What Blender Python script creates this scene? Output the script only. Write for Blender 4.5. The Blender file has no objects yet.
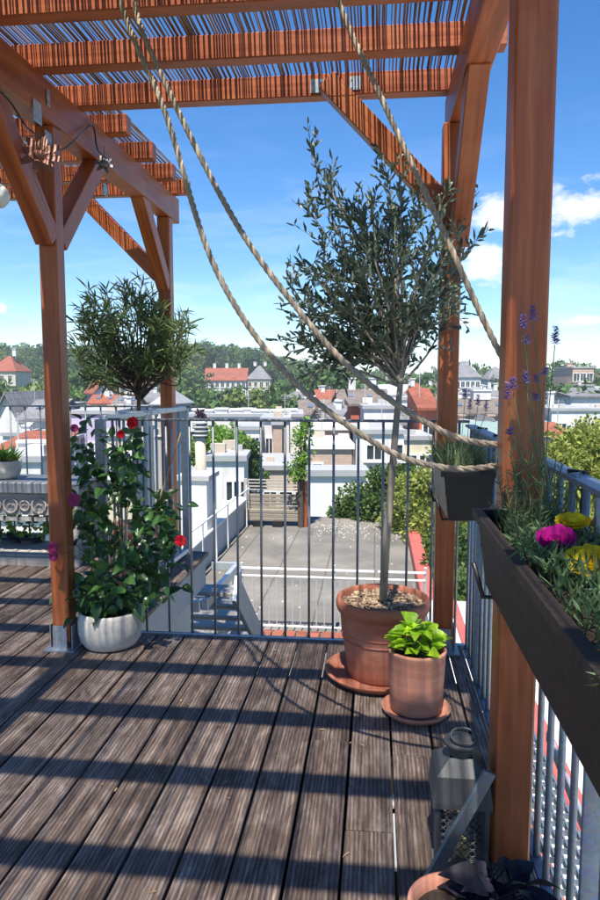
import bpy, bmesh, math, random
from mathutils import Matrix, Vector, Euler
random.seed(7)
SC = bpy.context.scene
COL = SC.collection
R = math.radians

# ------------------------------------------------------------------ camera
FPX = 700.0                      # focal length in photo pixels (600 x 900)
YAW, PITCH, EYE = R(6.2), math.atan(70 / 700), 1.3
cd = bpy.data.cameras.new('camera'); cam = bpy.data.objects.new('camera', cd); COL.objects.link(cam)
cd.sensor_fit = 'VERTICAL'; cd.sensor_height = 36; cd.sensor_width = 24; cd.lens = 36 * FPX / 900
cd.clip_start = 0.05; cd.clip_end = 6000
cam.location = (0, 0, EYE); cam.rotation_euler = (math.pi / 2 - PITCH, 0, YAW)
SC.camera = cam
FW = Vector((-math.sin(YAW) * math.cos(PITCH), math.cos(YAW) * math.cos(PITCH), -math.sin(PITCH)))
RT = Vector((math.cos(YAW), math.sin(YAW), 0)); UP = RT.cross(FW)

def W(px, py, d=None, X=None, Y=None, Z=None):
    """a photo pixel's ray, met with a depth d or a plane X / Y / Z"""
    r = RT * ((px - 300) / FPX) - UP * ((py - 450) / FPX) + FW
    o = Vector((0, 0, EYE))
    if d is not None: t = d
    elif X is not None: t = X / r.x
    elif Y is not None: t = Y / r.y
    else: t = (Z - EYE) / r.z
    return o + r * t

# ------------------------------------------------------------------ sky and sun
SUND = Vector((0.035, 0.462, -1.0)).normalized()          # the way sunlight travels
EL = math.asin(-SUND.z); AZ = math.atan2(-SUND.x, -SUND.y)
wd = bpy.data.worlds.new('World'); SC.world = wd; wd.use_nodes = True
wn, wl = wd.node_tree.nodes, wd.node_tree.links
wn.clear()
def wnode(t, **k):
    n = wn.new(t)
    for a, b in k.items(): setattr(n, a, b)
    return n
def wmath(op, a, b=None, c=None, clamp=False):
    n = wn.new('ShaderNodeMath'); n.operation = op; n.use_clamp = clamp
    for i, v in enumerate((a, b, c)):
        if v is None: continue
        if isinstance(v, (int, float)): n.inputs[i].default_value = v
        else: wl.new(v, n.inputs[i])
    return n.outputs[0]
sky = wnode('ShaderNodeTexSky', sky_type='NISHITA', sun_disc=False)
sky.sun_elevation = EL; sky.sun_rotation = AZ % (2 * math.pi); sky.altitude = 200
sky.air_density = 0.85; sky.dust_density = 0.0; sky.ozone_density = 2.6
tc = wnode('ShaderNodeTexCoord')
sx = wnode('ShaderNodeSeparateXYZ'); wl.new(tc.outputs['Generated'], sx.inputs[0])
az = wmath('ARCTAN2', sx.outputs[0], sx.outputs[1]); el = wmath('ARCSINE', sx.outputs[2])
cxy = wnode('ShaderNodeCombineXYZ'); wl.new(wmath('MULTIPLY', az, 1.0), cxy.inputs[0]); wl.new(wmath('MULTIPLY', el, 1.7), cxy.inputs[1])
def wnoise(vec, scale, detail, rough, dist=0.0):
    n = wnode('ShaderNodeTexNoise'); n.inputs['Scale'].default_value = scale; n.inputs['Detail'].default_value = detail
    n.inputs['Roughness'].default_value = rough; n.inputs['Distortion'].default_value = dist
    wl.new(vec, n.inputs['Vector']); return n.outputs['Fac']
n1 = wnoise(cxy.outputs[0], 26, 7, 0.62)
n0 = wnoise(cxy.outputs[0], 9, 3, 0.5)
def blob(px, py, wpx, hpx, k=1.6, flat=0.0):
    v = W(px, py, d=1.0) - Vector((0, 0, EYE)); v.normalize()
    a0 = math.atan2(v.x, v.y); e0 = math.asin(v.z)
    u = wmath('DIVIDE', wmath('SUBTRACT', az, a0), wpx / 700); w = wmath('DIVIDE', wmath('SUBTRACT', el, e0), hpx / 700)
    r = wmath('SQRT', wmath('ADD', wmath('MULTIPLY', u, u), wmath('MULTIPLY', w, w)))
    r = wmath('ADD', r, wmath('MULTIPLY', wmath('SUBTRACT', n1, 0.5), -k))
    r = wmath('ADD', r, wmath('MULTIPLY', wmath('SUBTRACT', n0, 0.5), -k * 0.6))
    return wmath('SUBTRACT', 1.5, wmath('MULTIPLY', r, 1.5), clamp=True)
cl = None
for b in ((580, 205, 52, 26, 2.3), (505, 214, 34, 17, 2.1), (488, 264, 28, 20, 2.1), (460, 240, 12, 9, 1.5), (588, 321, 30, 6, 1.6), (470, 322, 26, 6, 1.6),
          (640, 190, 50, 30, 2.0), (720, 240, 60, 30, 2.0), (-160, 240, 70, 26, 2.0), (0, 308, 7, 6, 1.2)):
    m = blob(*b); cl = m if cl is None else wmath('MAXIMUM', cl, m)
# thin streaks, all round, fading upwards
cst = wnode('ShaderNodeCombineXYZ'); wl.new(wmath('MULTIPLY', az, 1.0), cst.inputs[0]); wl.new(wmath('MULTIPLY', el, 5.0), cst.inputs[1])
st = wnoise(cst.outputs[0], 5.5, 6, 0.6, 0.6)
st = wmath('MULTIPLY', wmath('SUBTRACT', st, 0.47), 2.6, clamp=True)
fade = wmath('SUBTRACT', 1.0, wmath('DIVIDE', el, 0.36), clamp=True)
st = wmath('MULTIPLY', wmath('MULTIPLY', st, fade), 0.6)
mask = wmath('MAXIMUM', cl, st)
shd = wmath('ADD', wmath('MULTIPLY', wmath('SUBTRACT', n0, 0.5), 2.5), 6.4)
cc = wnode('ShaderNodeCombineColor'); wl.new(wmath('MULTIPLY', shd, 0.96), cc.inputs[0]); wl.new(wmath('MULTIPLY', shd, 0.985), cc.inputs[1]); wl.new(wmath('MULTIPLY', shd, 1.04), cc.inputs[2])
mx = wnode('ShaderNodeMixRGB'); wl.new(mask, mx.inputs[0]); hs = wnode('ShaderNodeHueSaturation'); hs.inputs['Saturation'].default_value = 1.30; hs.inputs['Value'].default_value = 1.06; hs.inputs['Hue'].default_value = .503; wl.new(sky.outputs[0], hs.inputs['Color']); wl.new(hs.outputs[0], mx.inputs[1]); wl.new(cc.outputs[0], mx.inputs[2])
bg = wnode('ShaderNodeBackground'); bg.inputs[1].default_value = 0.105
wl.new(mx.outputs[0], bg.inputs[0]); wo = wnode('ShaderNodeOutputWorld'); wl.new(bg.outputs[0], wo.inputs[0])

sd = bpy.data.lights.new('sun', 'SUN'); sd.energy = 5.0; sd.angle = R(0.53); sd.color = (1.0, 0.94, 0.85)
sun = bpy.data.objects.new('sun', sd); COL.objects.link(sun); sun.location = (-4, -3, 9)
sun.rotation_euler = SUND.to_track_quat('-Z', 'Y').to_euler()
vs = SC.view_settings; vs.view_transform = 'Standard'; vs.look = 'None'; vs.exposure = 0.95; vs.gamma = 1.0; vs.use_curve_mapping = False

# ------------------------------------------------------------------ helpers
WM = {}
def put(o, parent, M=None, local=False):
    COL.objects.link(o)
    M = M or Matrix.Identity(4)
    if parent is not None:
        o.parent = parent
        if local: WM[o] = WM[parent] @ M; o.matrix_basis = M
        else: WM[o] = M; o.matrix_basis = WM[parent].inverted() @ M
    else:
        WM[o] = M; o.matrix_basis = M
    return o
def tag(o, label, cat, group=None):
    o['label'] = label; o['category'] = cat
    if group: o['group'] = group
    return o
def thing(name, label, cat, M=None, group=None):
    o = bpy.data.objects.new(name, None); o.empty_display_size = 0.1
    if isinstance(M, (tuple, Vector)): M = Matrix.Translation(Vector(M))
    put(o, None, M); return tag(o, label, cat, group)
def structure(o): o['kind'] = 'structure'; return o
def stuff(o): o['kind'] = 'stuff'; return o
def mk(name, me, mat, parent=None, M=None, local=False):
    if mat and len(me.materials) == 0: me.materials.append(mat)
    return put(bpy.data.objects.new(name, me), parent, M, local)
def copy_tree(o, parent=None, M=None):
    c = o.copy(); COL.objects.link(c); c.parent = parent
    if M is not None: c.matrix_basis = M
    WM[c] = (WM[parent] if parent else Matrix.Identity(4)) @ c.matrix_basis
    for ch in o.children: copy_tree(ch, c)
    return c

class MB:
    def __init__(s): s.v = []; s.f = []
    def add(s, vs, fs):
        n = len(s.v); s.v.extend(vs); s.f.extend([tuple(i + n for i in f) for f in fs]); return s
    def box(s, c, d, rot=None):
        c = Vector(c); x, y, z = (k / 2 for k in d)
        P = [Vector(p) for p in ((-x,-y,-z),(x,-y,-z),(x,y,-z),(-x,y,-z),(-x,-y,z),(x,-y,z),(x,y,z),(-x,y,z))]
        if rot is not None: P = [rot @ p for p in P]
        return s.add([p + c for p in P], [(0,3,2,1),(4,5,6,7),(0,1,5,4),(1,2,6,5),(2,3,7,6),(3,0,4,7)])
    def bar(s, a, b, w, h, up=(0, 0, 1)):
        a, b = Vector(a), Vector(b); return s.box((a + b) / 2, ((b - a).length, w, h), frame(b - a, up))
    def tube(s, pts, rad, n=8, cap=True):
        pts = [Vector(p) for p in pts]; m = len(pts)
        if not hasattr(rad, '__len__'): rad = [rad] * m
        t0 = (pts[1] - pts[0]).normalized(); u = t0.orthogonal().normalized(); vs = []
        for i, p in enumerate(pts):
            t = ((pts[i + 1] if i < m - 1 else p) - (pts[i - 1] if i else p)).normalized()
            u = (u - t * u.dot(t)); u = u.normalized() if u.length > 1e-6 else t.orthogonal().normalized()
            w = t.cross(u)
            for k in range(n):
                a = 2 * math.pi * k / n; vs.append(p + (u * math.cos(a) + w * math.sin(a)) * rad[i])
        fs = [(i*n+k, i*n+(k+1) % n, (i+1)*n+(k+1) % n, (i+1)*n+k) for i in range(m-1) for k in range(n)]
        if cap: fs += [tuple(range(n))[::-1], tuple(range((m-1)*n, m*n))]
        return s.add(vs, fs)
    def lathe(s, prof, c=(0, 0, 0), n=40, wob=0.0):
        c = Vector(c); vs = []; m = len(prof)
        for r, z in prof:
            for k in range(n):
                a = 2 * math.pi * k / n; rr = r * (1 + wob * math.sin(3 * a + z * 9)); vs.append(c + Vector((rr * math.cos(a), rr * math.sin(a), z)))
        return s.add(vs, [(i*n+k, i*n+(k+1) % n, (i+1)*n+(k+1) % n, (i+1)*n+k) for i in range(m-1) for k in range(n)])
    def leaf(s, p, d, nrm, L, w, bend=0.15, shape=0):
        d = d.normalized(); sd_ = d.cross(nrm)
        sd_ = sd_.normalized() if sd_.length > 1e-5 else d.orthogonal().normalized()
        nn = sd_.cross(d); h = w / 2
        if shape == 0:
            q = lambda t, x, z: p + d * (t * L) + sd_ * (x * h) + nn * (z * L)
            return s.add([q(0,0,0), q(.38,-1,.03), q(.38,0,-.02), q(.38,1,.03), q(.75,-.7,.02-bend*.4), q(.75,.7,.02-bend*.4), q(1,0,-bend)],
                         [(0,2,1), (0,3,2), (1,2,4), (2,5,4), (2,3,5), (4,5,6)])
        q = lambda t, x, z: p + d * (t * L) + sd_ * (x * h) + nn * (z * L)
        return s.add([q(0,-.25,0), q(0,.25,0), q(.5,.9,.02), q(.5,-.9,.02), q(1,0,-bend)], [(0,1,2,3), (3,2,4)])
    def petal(s, p, d, nrm, L, w, cup=.3, ruf=.05, ph=0.0):
        d = d.normalized(); sd_ = d.cross(nrm).normalized(); nn = sd_.cross(d); n = len(s.v)
        for i in range(6):
            t = i / 5; ww = w / 2 * (.12 + .95 * math.sin(min(1, t * 1.12) * math.pi * .56) ** 1.1) * (1 if i < 5 else .82)
            for j in range(7):
                u = -1 + j / 3; e = 1 - .10 * abs(u) ** 3 * (i == 5) - .07 * (abs(u) < .2) * (i == 5)
                s.v.append(p + d * (t * L * e) + sd_ * (u * ww) + nn * (cup * L * (t * t * .6 - .5 * t + u * u * .18 * t) + ruf * L * t * math.sin(u * 5 + t * 4 + ph)))
        s.f.extend([(n + i*7 + j, n + i*7 + j + 1, n + i*7 + j + 8, n + i*7 + j + 7) for i in range(5) for j in range(6)]); return s
    def mesh(s, name, smooth=False):
        me = bpy.data.meshes.new(name); me.from_pydata([tuple(p) for p in s.v], [], s.f); me.validate(); me.update()
        if smooth: me.polygons.foreach_set('use_smooth', [True] * len(me.polygons))
        return me
    def build(s, name, mat, parent=None, smooth=False, M=None, local=False):
        return mk(name, s.mesh(name, smooth), mat, parent, M, local)
def frame(d, up=(0, 0, 1)):
    x = Vector(d).normalized(); up = Vector(up)
    if abs(x.dot(up)) > 0.999: up = Vector((0, 1, 0))
    y = up.cross(x).normalized(); z = x.cross(y)
    return Matrix((x, y, z)).transposed()
BOXC = {}
def cbox_mesh(l, w, h, bev):
    key = (round(l, 4), round(w, 4), round(h, 4), bev)
    if key not in BOXC:
        bm = bmesh.new(); bmesh.ops.create_cube(bm, size=1); bmesh.ops.scale(bm, vec=(l, w, h), verts=bm.verts)
        if bev: bmesh.ops.bevel(bm, geom=bm.edges[:], offset=bev, segments=1, affect='EDGES')
        me = bpy.data.meshes.new('timber'); bm.to_mesh(me); bm.free(); BOXC[key] = me
    return BOXC[key]
def beam(name, a, b, w, h, mat, parent=None, bev=0.004, up=(0, 0, 1)):
    """a timber of width w (level) and height h, grain along its local X"""
    a, b = Vector(a), Vector(b); me = cbox_mesh((b - a).length, w, h, bev)
    me = me.copy() if (me.materials and me.materials[0] != mat) else me
    return mk(name, me, mat, parent, Matrix.Translation((a + b) / 2) @ frame(b - a, up).to_4x4())
def rnd(a, b): return random.uniform(a, b)
def rvec():
    while True:
        v = Vector((rnd(-1, 1), rnd(-1, 1), rnd(-1, 1)))
        if 0.05 < v.length < 1: return v.normalized()
def catmull(pts, n=10):
    pts = [Vector(p) for p in pts]; P = [pts[0] * 2 - pts[1]] + pts + [pts[-1] * 2 - pts[-2]]; out = []
    for i in range(1, len(P) - 2):
        for k in range(n):
            t = k / n; a, b, c, d = P[i-1:i+3]
            out.append(0.5 * ((2*b) + (c-a)*t + (2*a-5*b+4*c-d)*t*t + (3*b-a-3*c+d)*t*t*t))
    return out + [pts[-1]]

# ------------------------------------------------------------------ materials
class NT:
    def __init__(s, name):
        s.m = bpy.data.materials.new(name); s.m.use_nodes = True; s.t = s.m.node_tree; s.n = s.t.nodes; s.b = s.n['Principled BSDF']
    def N(s, t, ins=None, **k):
        n = s.n.new(t)
        for a, b in k.items(): setattr(n, a, b)
        for a, b in (ins or {}).items(): s.set(n.inputs[a], b)
        return n
    def set(s, i, v):
        if hasattr(v, 'is_linked') or isinstance(v, bpy.types.NodeSocket): s.t.links.new(v, i)
        else: i.default_value = v
    def mapped(s, scale, rand=True, coord='Object'):
        c = s.N('ShaderNodeTexCoord').outputs[coord]
        mp = s.N('ShaderNodeMapping', {'Vector': c, 'Scale': scale})
        if rand:
            oi = s.N('ShaderNodeObjectInfo'); v = s.N('ShaderNodeVectorMath', {0: mp.outputs[0], 1: s.N('ShaderNodeVectorMath', {0: (91.3, 47.7, 23.1), 'Scale': oi.outputs['Random']}, operation='SCALE').outputs[0]}, operation='ADD')
            return v.outputs[0]
        return mp.outputs[0]
    def noise(s, vec, scale, detail=4, rough=0.55, dist=0.0):
        return s.N('ShaderNodeTexNoise', {'Vector': vec, 'Scale': scale, 'Detail': detail, 'Roughness': rough, 'Distortion': dist}).outputs['Fac']
    def ramp(s, fac, stops):
        n = s.N('ShaderNodeValToRGB'); s.set(n.inputs[0], fac); e = n.color_ramp.elements
        e[0].position, e[0].color = stops[0][0], (*stops[0][1], 1); e[1].position, e[1].color = stops[-1][0], (*stops[-1][1], 1)
        for p, c in stops[1:-1]: x = e.new(p); x.color = (*c, 1)
        return n.outputs[0]
    def mix(s, f, a, b, mode='MIX'):
        n = s.N('ShaderNodeMixRGB', blend_type=mode)
        for i, v in enumerate((f, a, b)):
            if isinstance(v, tuple): v = (*v, 1) if len(v) == 3 else v
            s.set(n.inputs[i], v)
        return n.outputs[0]
    def math(s, op, a, b=0.0, clamp=False):
        n = s.N('ShaderNodeMath', operation=op, use_clamp=clamp); s.set(n.inputs[0], a); s.set(n.inputs[1], b); return n.outputs[0]
    def bump(s, h, strength, dist=0.01):
        s.set(s.b.inputs['Normal'], s.N('ShaderNodeBump', {'Height': h, 'Strength': strength, 'Distance': dist}).outputs[0])
    def done(s, col, rough=0.7, metal=0.0, spec=None):
        if isinstance(col, tuple): col = (*col, 1) if len(col) == 3 else col
        s.set(s.b.inputs['Base Color'], col); s.set(s.b.inputs['Roughness'], rough); s.b.inputs['Metallic'].default_value = metal
        if spec is not None: s.b.inputs['Specular IOR Level'].default_value = spec
        return s.m

def m_glazed():
    t = NT('glazed_pine'); v = t.mapped((1.2, 22, 22)); g = t.noise(v, 1.6, 6, 0.6, 0.6); v2 = t.mapped((0.8, 4, 4)); b = t.noise(v2, 1.3, 3)
    col = t.ramp(g, [(0.25, (0.18, 0.040, 0.011)), (0.5, (0.36, 0.092, 0.025)), (0.75, (0.52, 0.152, 0.048))])
    col = t.mix(t.math('MULTIPLY', t.math('SUBTRACT', b, 0.45, True), 2.2, True), col, (0.16, 0.038, 0.014))
    ck = t.noise(t.mapped((0.9, 38, 38)), 1.0, 3, 0.5, 0.3); col = t.mix(t.math('MULTIPLY', t.math('LESS_THAN', ck, 0.285), 0.8), col, (0.05, 0.014, 0.006))
    wx = t.noise(t.mapped((2.5, 3, 3)), 1.0, 5, 0.65); col = t.mix(t.math('MULTIPLY', t.math('SUBTRACT', wx, 0.52, True), 2.4, True), col, (0.50, 0.19, 0.075))
    kn = t.N('ShaderNodeTexVoronoi', {'Vector': t.mapped((2.2, 9, 9)), 'Scale': 1.0}).outputs['Distance']
    col = t.mix(t.math('MULTIPLY', t.math('SUBTRACT', 0.10, kn, True), 9.0, True), col, (0.075, 0.018, 0.007))
    t.bump(g, 0.25, 0.002); return t.done(col, t.math('ADD', t.math('MULTIPLY', g, 0.25), 0.3), 0, 0.45)
def m_deck():
    t = NT('weathered_deck_plank')
    streak = t.noise(t.mapped((9, 190, 190)), 1.0, 6, 0.62, 0.8); blot = t.noise(t.mapped((5, 15, 15)), 1.0, 7, 0.68, 0.8); big = t.noise(t.mapped((1.3, 5, 5)), 1.0, 3, 0.5)
    wv = t.N('ShaderNodeTexWave', {'Vector': t.mapped((0.35, 9, 9)), 'Scale': 2.6, 'Distortion': 9.0, 'Detail': 3.0, 'Detail Scale': 0.7, 'Detail Roughness': 0.6}, wave_type='BANDS', bands_direction='Y').outputs['Fac']
    f = t.math('ADD', t.math('ADD', t.math('MULTIPLY', streak, 0.38), t.math('MULTIPLY', blot, 0.46)), t.math('ADD', t.math('MULTIPLY', wv, 0.09), t.math('MULTIPLY', big, 0.14)))
    f = t.math('ADD', f, t.math('MULTIPLY', t.math('SUBTRACT', t.N('ShaderNodeObjectInfo').outputs['Random'], 0.5), 0.05))
    col = t.ramp(f, [(0.38, (0.032, 0.021, 0.016)), (0.48, (0.092, 0.062, 0.047)), (0.56, (0.165, 0.120, 0.094)), (0.66, (0.34, 0.275, 0.23)), (0.76, (0.52, 0.45, 0.40))])
    stain = t.math('MULTIPLY', t.math('SUBTRACT', t.noise(t.mapped((0.9, 2.2, 2.2)), 1.0, 3), 0.52, True), 3.0, True)
    col = t.mix(t.math('MULTIPLY', stain, 0.6), col, (0.055, 0.036, 0.027))
    t.bump(t.math('ADD', streak, t.math('MULTIPLY', wv, 0.3)), 0.7, 0.003); return t.done(col, 0.75, 0, 0.35)
def m_plain(name, col, rough=0.7, var=0.25, scale=8, metal=0.0, bump=0.15, spec=None, stretch=(1, 1, 1)):
    t = NT(name); v = t.mapped(stretch); n = t.noise(v, scale, 5, 0.6); n2 = t.noise(v, scale * 9, 3, 0.6)
    f = t.math('ADD', t.math('MULTIPLY', n, 0.7), t.math('MULTIPLY', n2, 0.3))
    dk = tuple(c * (1 - var) for c in col); lt = tuple(min(1, c * (1 + var)) for c in col)
    t.bump(n2, bump, 0.003); return t.done(t.ramp(f, [(0.3, dk), (0.7, lt)]), rough, metal, spec)
def m_terracotta(name, base, bloom):
    t = NT(name); v = t.mapped((1, 1, 1)); n = t.noise(v, 6, 5, 0.6); bands = t.noise(t.mapped((2, 2, 30)), 1.0, 4, 0.6)
    col = t.ramp(bands, [(0.3, tuple(c * 0.78 for c in base)), (0.7, tuple(min(1, c * 1.18) for c in base))])
    col = t.mix(t.math('MULTIPLY', t.math('SUBTRACT', n, 0.48, True), bloom, True), col, (0.55, 0.33, 0.25))
    col = t.mix(t.math('MULTIPLY', t.math('SUBTRACT', t.noise(v, 17, 4), 0.58, True), 2.0, True), col, tuple(c * 0.5 for c in base))
    t.bump(t.noise(v, 60, 3), 0.2, 0.002); return t.done(col, 0.82, 0, 0.3)
def m_galv(name='galvanised_steel', col=(0.36, 0.40, 0.44)):
    t = NT(name); v = t.mapped((1, 1, 1)); n = t.N('ShaderNodeTexVoronoi', {'Vector': v, 'Scale': 90.0}).outputs['Color']
    c2 = t.mix(0.18, (*col, 1), n, 'OVERLAY'); st = t.noise(t.mapped((9, 9, 2)), 2, 4)
    c2 = t.mix(t.math('MULTIPLY', t.math('SUBTRACT', st, 0.5, True), 1.6, True), c2, tuple(c * 0.6 for c in col))
    return t.done(c2, 0.5, 0.55)
def m_leaf(name, dark, light, rough=0.45, trans=0.35, tcol=None, spec=0.4):
    t = NT(name); rp = t.N('ShaderNodeNewGeometry').outputs['Random Per Island']; oi = t.N('ShaderNodeObjectInfo').outputs['Random']
    f = t.math('FRACT', t.math('ADD', rp, t.math('MULTIPLY', oi, 3.7)))
    col = t.ramp(f, [(0.0, dark), (0.75, light), (1.0, tuple(min(1, c * 1.35) for c in light))])
    t.done(col, rough, 0, spec)
    if trans:
        tr = t.N('ShaderNodeBsdfTranslucent'); t.set(tr.inputs[0], t.mix(0.5, col, tcol or tuple(min(1, c * 1.6) for c in light)))
        ms = t.N('ShaderNodeMixShader', {0: trans}); t.t.links.new(t.b.outputs[0], ms.inputs[1]); t.t.links.new(tr.outputs[0], ms.inputs[2])
        t.t.links.new(ms.outputs[0], t.n['Material Output'].inputs[0])
    return t.m
def m_wall(name, col, dirt=0.35):
    t = NT(name); v = t.mapped((1, 1, 1)); n = t.noise(v, 0.35, 5, 0.6); s = t.noise(t.mapped((1.6, 1.6, 0.12)), 1, 5, 0.65)
    c = t.ramp(n, [(0.3, tuple(k * 0.86 for k in col)), (0.7, col)])
    c = t.mix(t.math('MULTIPLY', t.math('SUBTRACT', s, 0.5, True), dirt * 6, True), c, tuple(k * 0.6 for k in col))
    t.bump(t.noise(v, 12, 3), 0.15, 0.02); return t.done(c, 0.88, 0, 0.2)
def m_tiles(name, col):
    t = NT(name); br = t.N('ShaderNodeTexBrick', {'Vector': t.mapped((1, 1, 1)), 'Scale': 1.0, 'Color1': (*[c * 0.86 for c in col], 1), 'Color2': (*[min(1, c * 1.12) for c in col], 1), 'Mortar': (*[c * 0.6 for c in col], 1), 'Mortar Size': 0.03, 'Brick Width': 0.5, 'Row Height': 0.36})
    c = t.mix(t.math('MULTIPLY', t.math('SUBTRACT', t.noise(t.mapped((1, 1, 1)), 0.5, 5), 0.48, True), 3, True), br.outputs[0], tuple(k * 0.55 for k in col))
    t.bump(br.outputs[1], 0.4, 0.03); return t.done(c, 0.85, 0, 0.2)
def m_felt():
    t = NT('bitumen_roof_felt'); v = t.mapped((1, 1, 1), False); n = t.noise(v, 0.7, 6, 0.65); n2 = t.noise(v, 5, 5, 0.6)
    c = t.ramp(n, [(0.3, (0.105, 0.098, 0.088)), (0.5, (0.165, 0.153, 0.135)), (0.72, (0.235, 0.215, 0.185))])
    c = t.mix(t.math('MULTIPLY', t.math('SUBTRACT', n2, 0.55, True), 2.5, True), c, (0.12, 0.125, 0.085))
    sx_ = t.N('ShaderNodeSeparateXYZ', {0: v}); fr_ = t.math('FRACT', t.math('MULTIPLY', t.math('ADD', sx_.outputs[0], t.math('MULTIPLY', n2, 0.03)), 1.0)); seam = t.math('LESS_THAN', fr_, 0.03)
    fy = t.math('LESS_THAN', t.math('FRACT', t.math('MULTIPLY', sx_.outputs[1], 0.21)), 0.009)
    c = t.mix(t.math('MULTIPLY', t.math('MAXIMUM', seam, fy), 0.7), c, (0.07, 0.066, 0.06))
    t.bump(n2, 0.3, 0.01); return t.done(c, 0.9, 0, 0.25)
def m_brickwall(name, c1, c2):
    t = NT(name); mp = t.N('ShaderNodeMapping', {'Vector': t.N('ShaderNodeTexCoord').outputs['Object'], 'Rotation': (math.pi / 2, 0, 0)})
    br = t.N('ShaderNodeTexBrick', {'Vector': mp.outputs[0], 'Scale': 1.0, 'Color1': (*c1, 1), 'Color2': (*c2, 1), 'Mortar': (0.45, 0.40, 0.35, 1), 'Mortar Size': 0.012, 'Brick Width': 0.26, 'Row Height': 0.09})
    return t.done(t.mix(t.math('MULTIPLY', t.noise(t.mapped((1, 1, 1)), 0.6, 5), 0.5), br.outputs[0], (0.42, 0.33, 0.27)), 0.9)
M_PINE = m_glazed(); M_DECK = m_deck()
M_GALV = m_galv(); M_GALVL = m_galv('pale_galvanised_steel', (0.55, 0.58, 0.60)); M_RAIL = m_galv('painted_rail_steel', (0.13, 0.15, 0.17)); M_BAR = m_galv('grey_bar_steel', (0.24, 0.26, 0.28)); M_RAILB = m_galv('blue_grey_steel', (0.22, 0.28, 0.34))
M_TERRA = m_terracotta('terracotta', (0.40, 0.138, 0.078), 1.9); M_TERRAL = m_terracotta('pale_terracotta', (0.50, 0.215, 0.140), 2.0)
M_STONE = m_plain('grey_cast_stone', (0.58, 0.54, 0.47), 0.9, 0.34, 11, bump=0.4)
M_OLDWOOD = m_plain('silvered_wood', (0.34, 0.315, 0.29), 0.85, 0.35, 4, bump=0.4, stretch=(1, 8, 8))
M_SLATE = m_plain('blue_grey_slab', (0.20, 0.215, 0.235), 0.6, 0.2, 7)
M_SOIL = m_plain('potting_soil', (0.035, 0.024, 0.017), 0.95, 0.5, 30, bump=0.8)
M_PLAST = m_plain('dark_planter_plastic', (0.036, 0.025, 0.020), 0.58, 0.75, 3, bump=0.8, stretch=(60, 45, 2.5), spec=0.3)
M_BLACK = m_plain('black_plastic', (0.012, 0.012, 0.013), 0.4, 0.3, 6)
M_DARK = m_plain('dark_underfloor', (0.02, 0.018, 0.016), 0.9, 0.3, 4)
M_ROPE = m_plain('hemp_rope', (0.36, 0.295, 0.215), 0.9, 0.4, 60, bump=0.6)
M_REED = m_leaf('reed_stem', (0.12, 0.075, 0.045), (0.30, 0.20, 0.125), 0.7, 0.0)
M_BARK = m_plain('olive_bark', (0.25, 0.215, 0.17), 0.9, 0.35, 14, bump=0.7, stretch=(1, 1, 0.25))
M_BARKD = m_plain('dark_bark', (0.075, 0.055, 0.04), 0.9, 0.35, 14, bump=0.7)
M_CANE = m_plain('bamboo_cane', (0.42, 0.28, 0.15), 0.6, 0.2, 12)
M_STEM = m_plain('green_stem', (0.10, 0.15, 0.05), 0.6, 0.3, 12)
M_OLIVE = m_leaf('olive_leaf', (0.030, 0.052, 0.030), (0.125, 0.165, 0.110), 0.42, 0.14)
M_OLEAN = m_leaf('narrow_leaf', (0.035, 0.062, 0.020), (0.135, 0.185, 0.062), 0.5, 0.3)
M_MAND = m_leaf('glossy_leaf', (0.020, 0.056, 0.015), (0.070, 0.160, 0.040), 0.30, 0.2, spec=0.6)
M_LIME = m_leaf('lime_leaf', (0.22, 0.42, 0.02), (0.40, 0.62, 0.03), 0.45, 0.4, (0.5, 0.75, 0.04))
M_PURP = m_leaf('blackish_leaf', (0.006, 0.006, 0.013), (0.016, 0.015, 0.027), 0.55, 0.05, spec=0.2)
M_LAV = m_leaf('lavender_leaf', (0.055, 0.085, 0.035), (0.15, 0.20, 0.09), 0.6, 0.25)
M_PORT = m_leaf('succulent_leaf', (0.045, 0.085, 0.03), (0.13, 0.21, 0.085), 0.5, 0.2)
M_HEDGE = m_leaf('hedge_leaf', (0.030, 0.065, 0.015), (0.085, 0.145, 0.03), 0.5, 0.3)
M_YELG = m_leaf('yellow_green_leaf', (0.085, 0.13, 0.022), (0.28, 0.31, 0.07), 0.5, 0.35)
M_FRESH = m_leaf('fresh_leaf', (0.07, 0.15, 0.02), (0.20, 0.34, 0.05), 0.5, 0.35)
def m_far(name, dark, light): return m_leaf(name, dark, light, 0.7, 0.15, spec=0.15)
M_FAR = [m_far('far_foliage_deep', (0.028, 0.064, 0.020), (0.075, 0.135, 0.038)), m_far('far_foliage_mid', (0.045, 0.095, 0.024), (0.11, 0.18, 0.045)),
         m_far('far_foliage_light', (0.070, 0.115, 0.026), (0.16, 0.21, 0.05))]
def m_petal(n, c): return m_leaf(n, tuple(k * 0.72 for k in c), c, 0.6, 0.42, c, 0.2)
M_RED = m_petal('red_petal', (0.62, 0.012, 0.025)); M_PINK = m_petal('pink_petal', (0.36, 0.05, 0.15)); M_MAG = m_petal('magenta_petal', (0.50, 0.008, 0.24))
M_YEL = m_petal('yellow_petal', (0.90, 0.66, 0.02)); M_PEACH = m_petal('peach_petal', (0.80, 0.33, 0.13)); M_VIOL = m_petal('lavender_floret', (0.30, 0.23, 0.46))
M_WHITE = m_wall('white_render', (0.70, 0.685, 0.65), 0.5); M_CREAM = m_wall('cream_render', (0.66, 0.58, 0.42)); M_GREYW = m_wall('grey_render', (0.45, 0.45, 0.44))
M_LILAC = m_wall('lilac_render', (0.52, 0.44, 0.60)); M_BRICK = m_brickwall('brown_brickwork', (0.40, 0.22, 0.14), (0.50, 0.33, 0.22)); M_BEIGE = m_wall('beige_render', (0.52, 0.44, 0.35))
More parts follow.
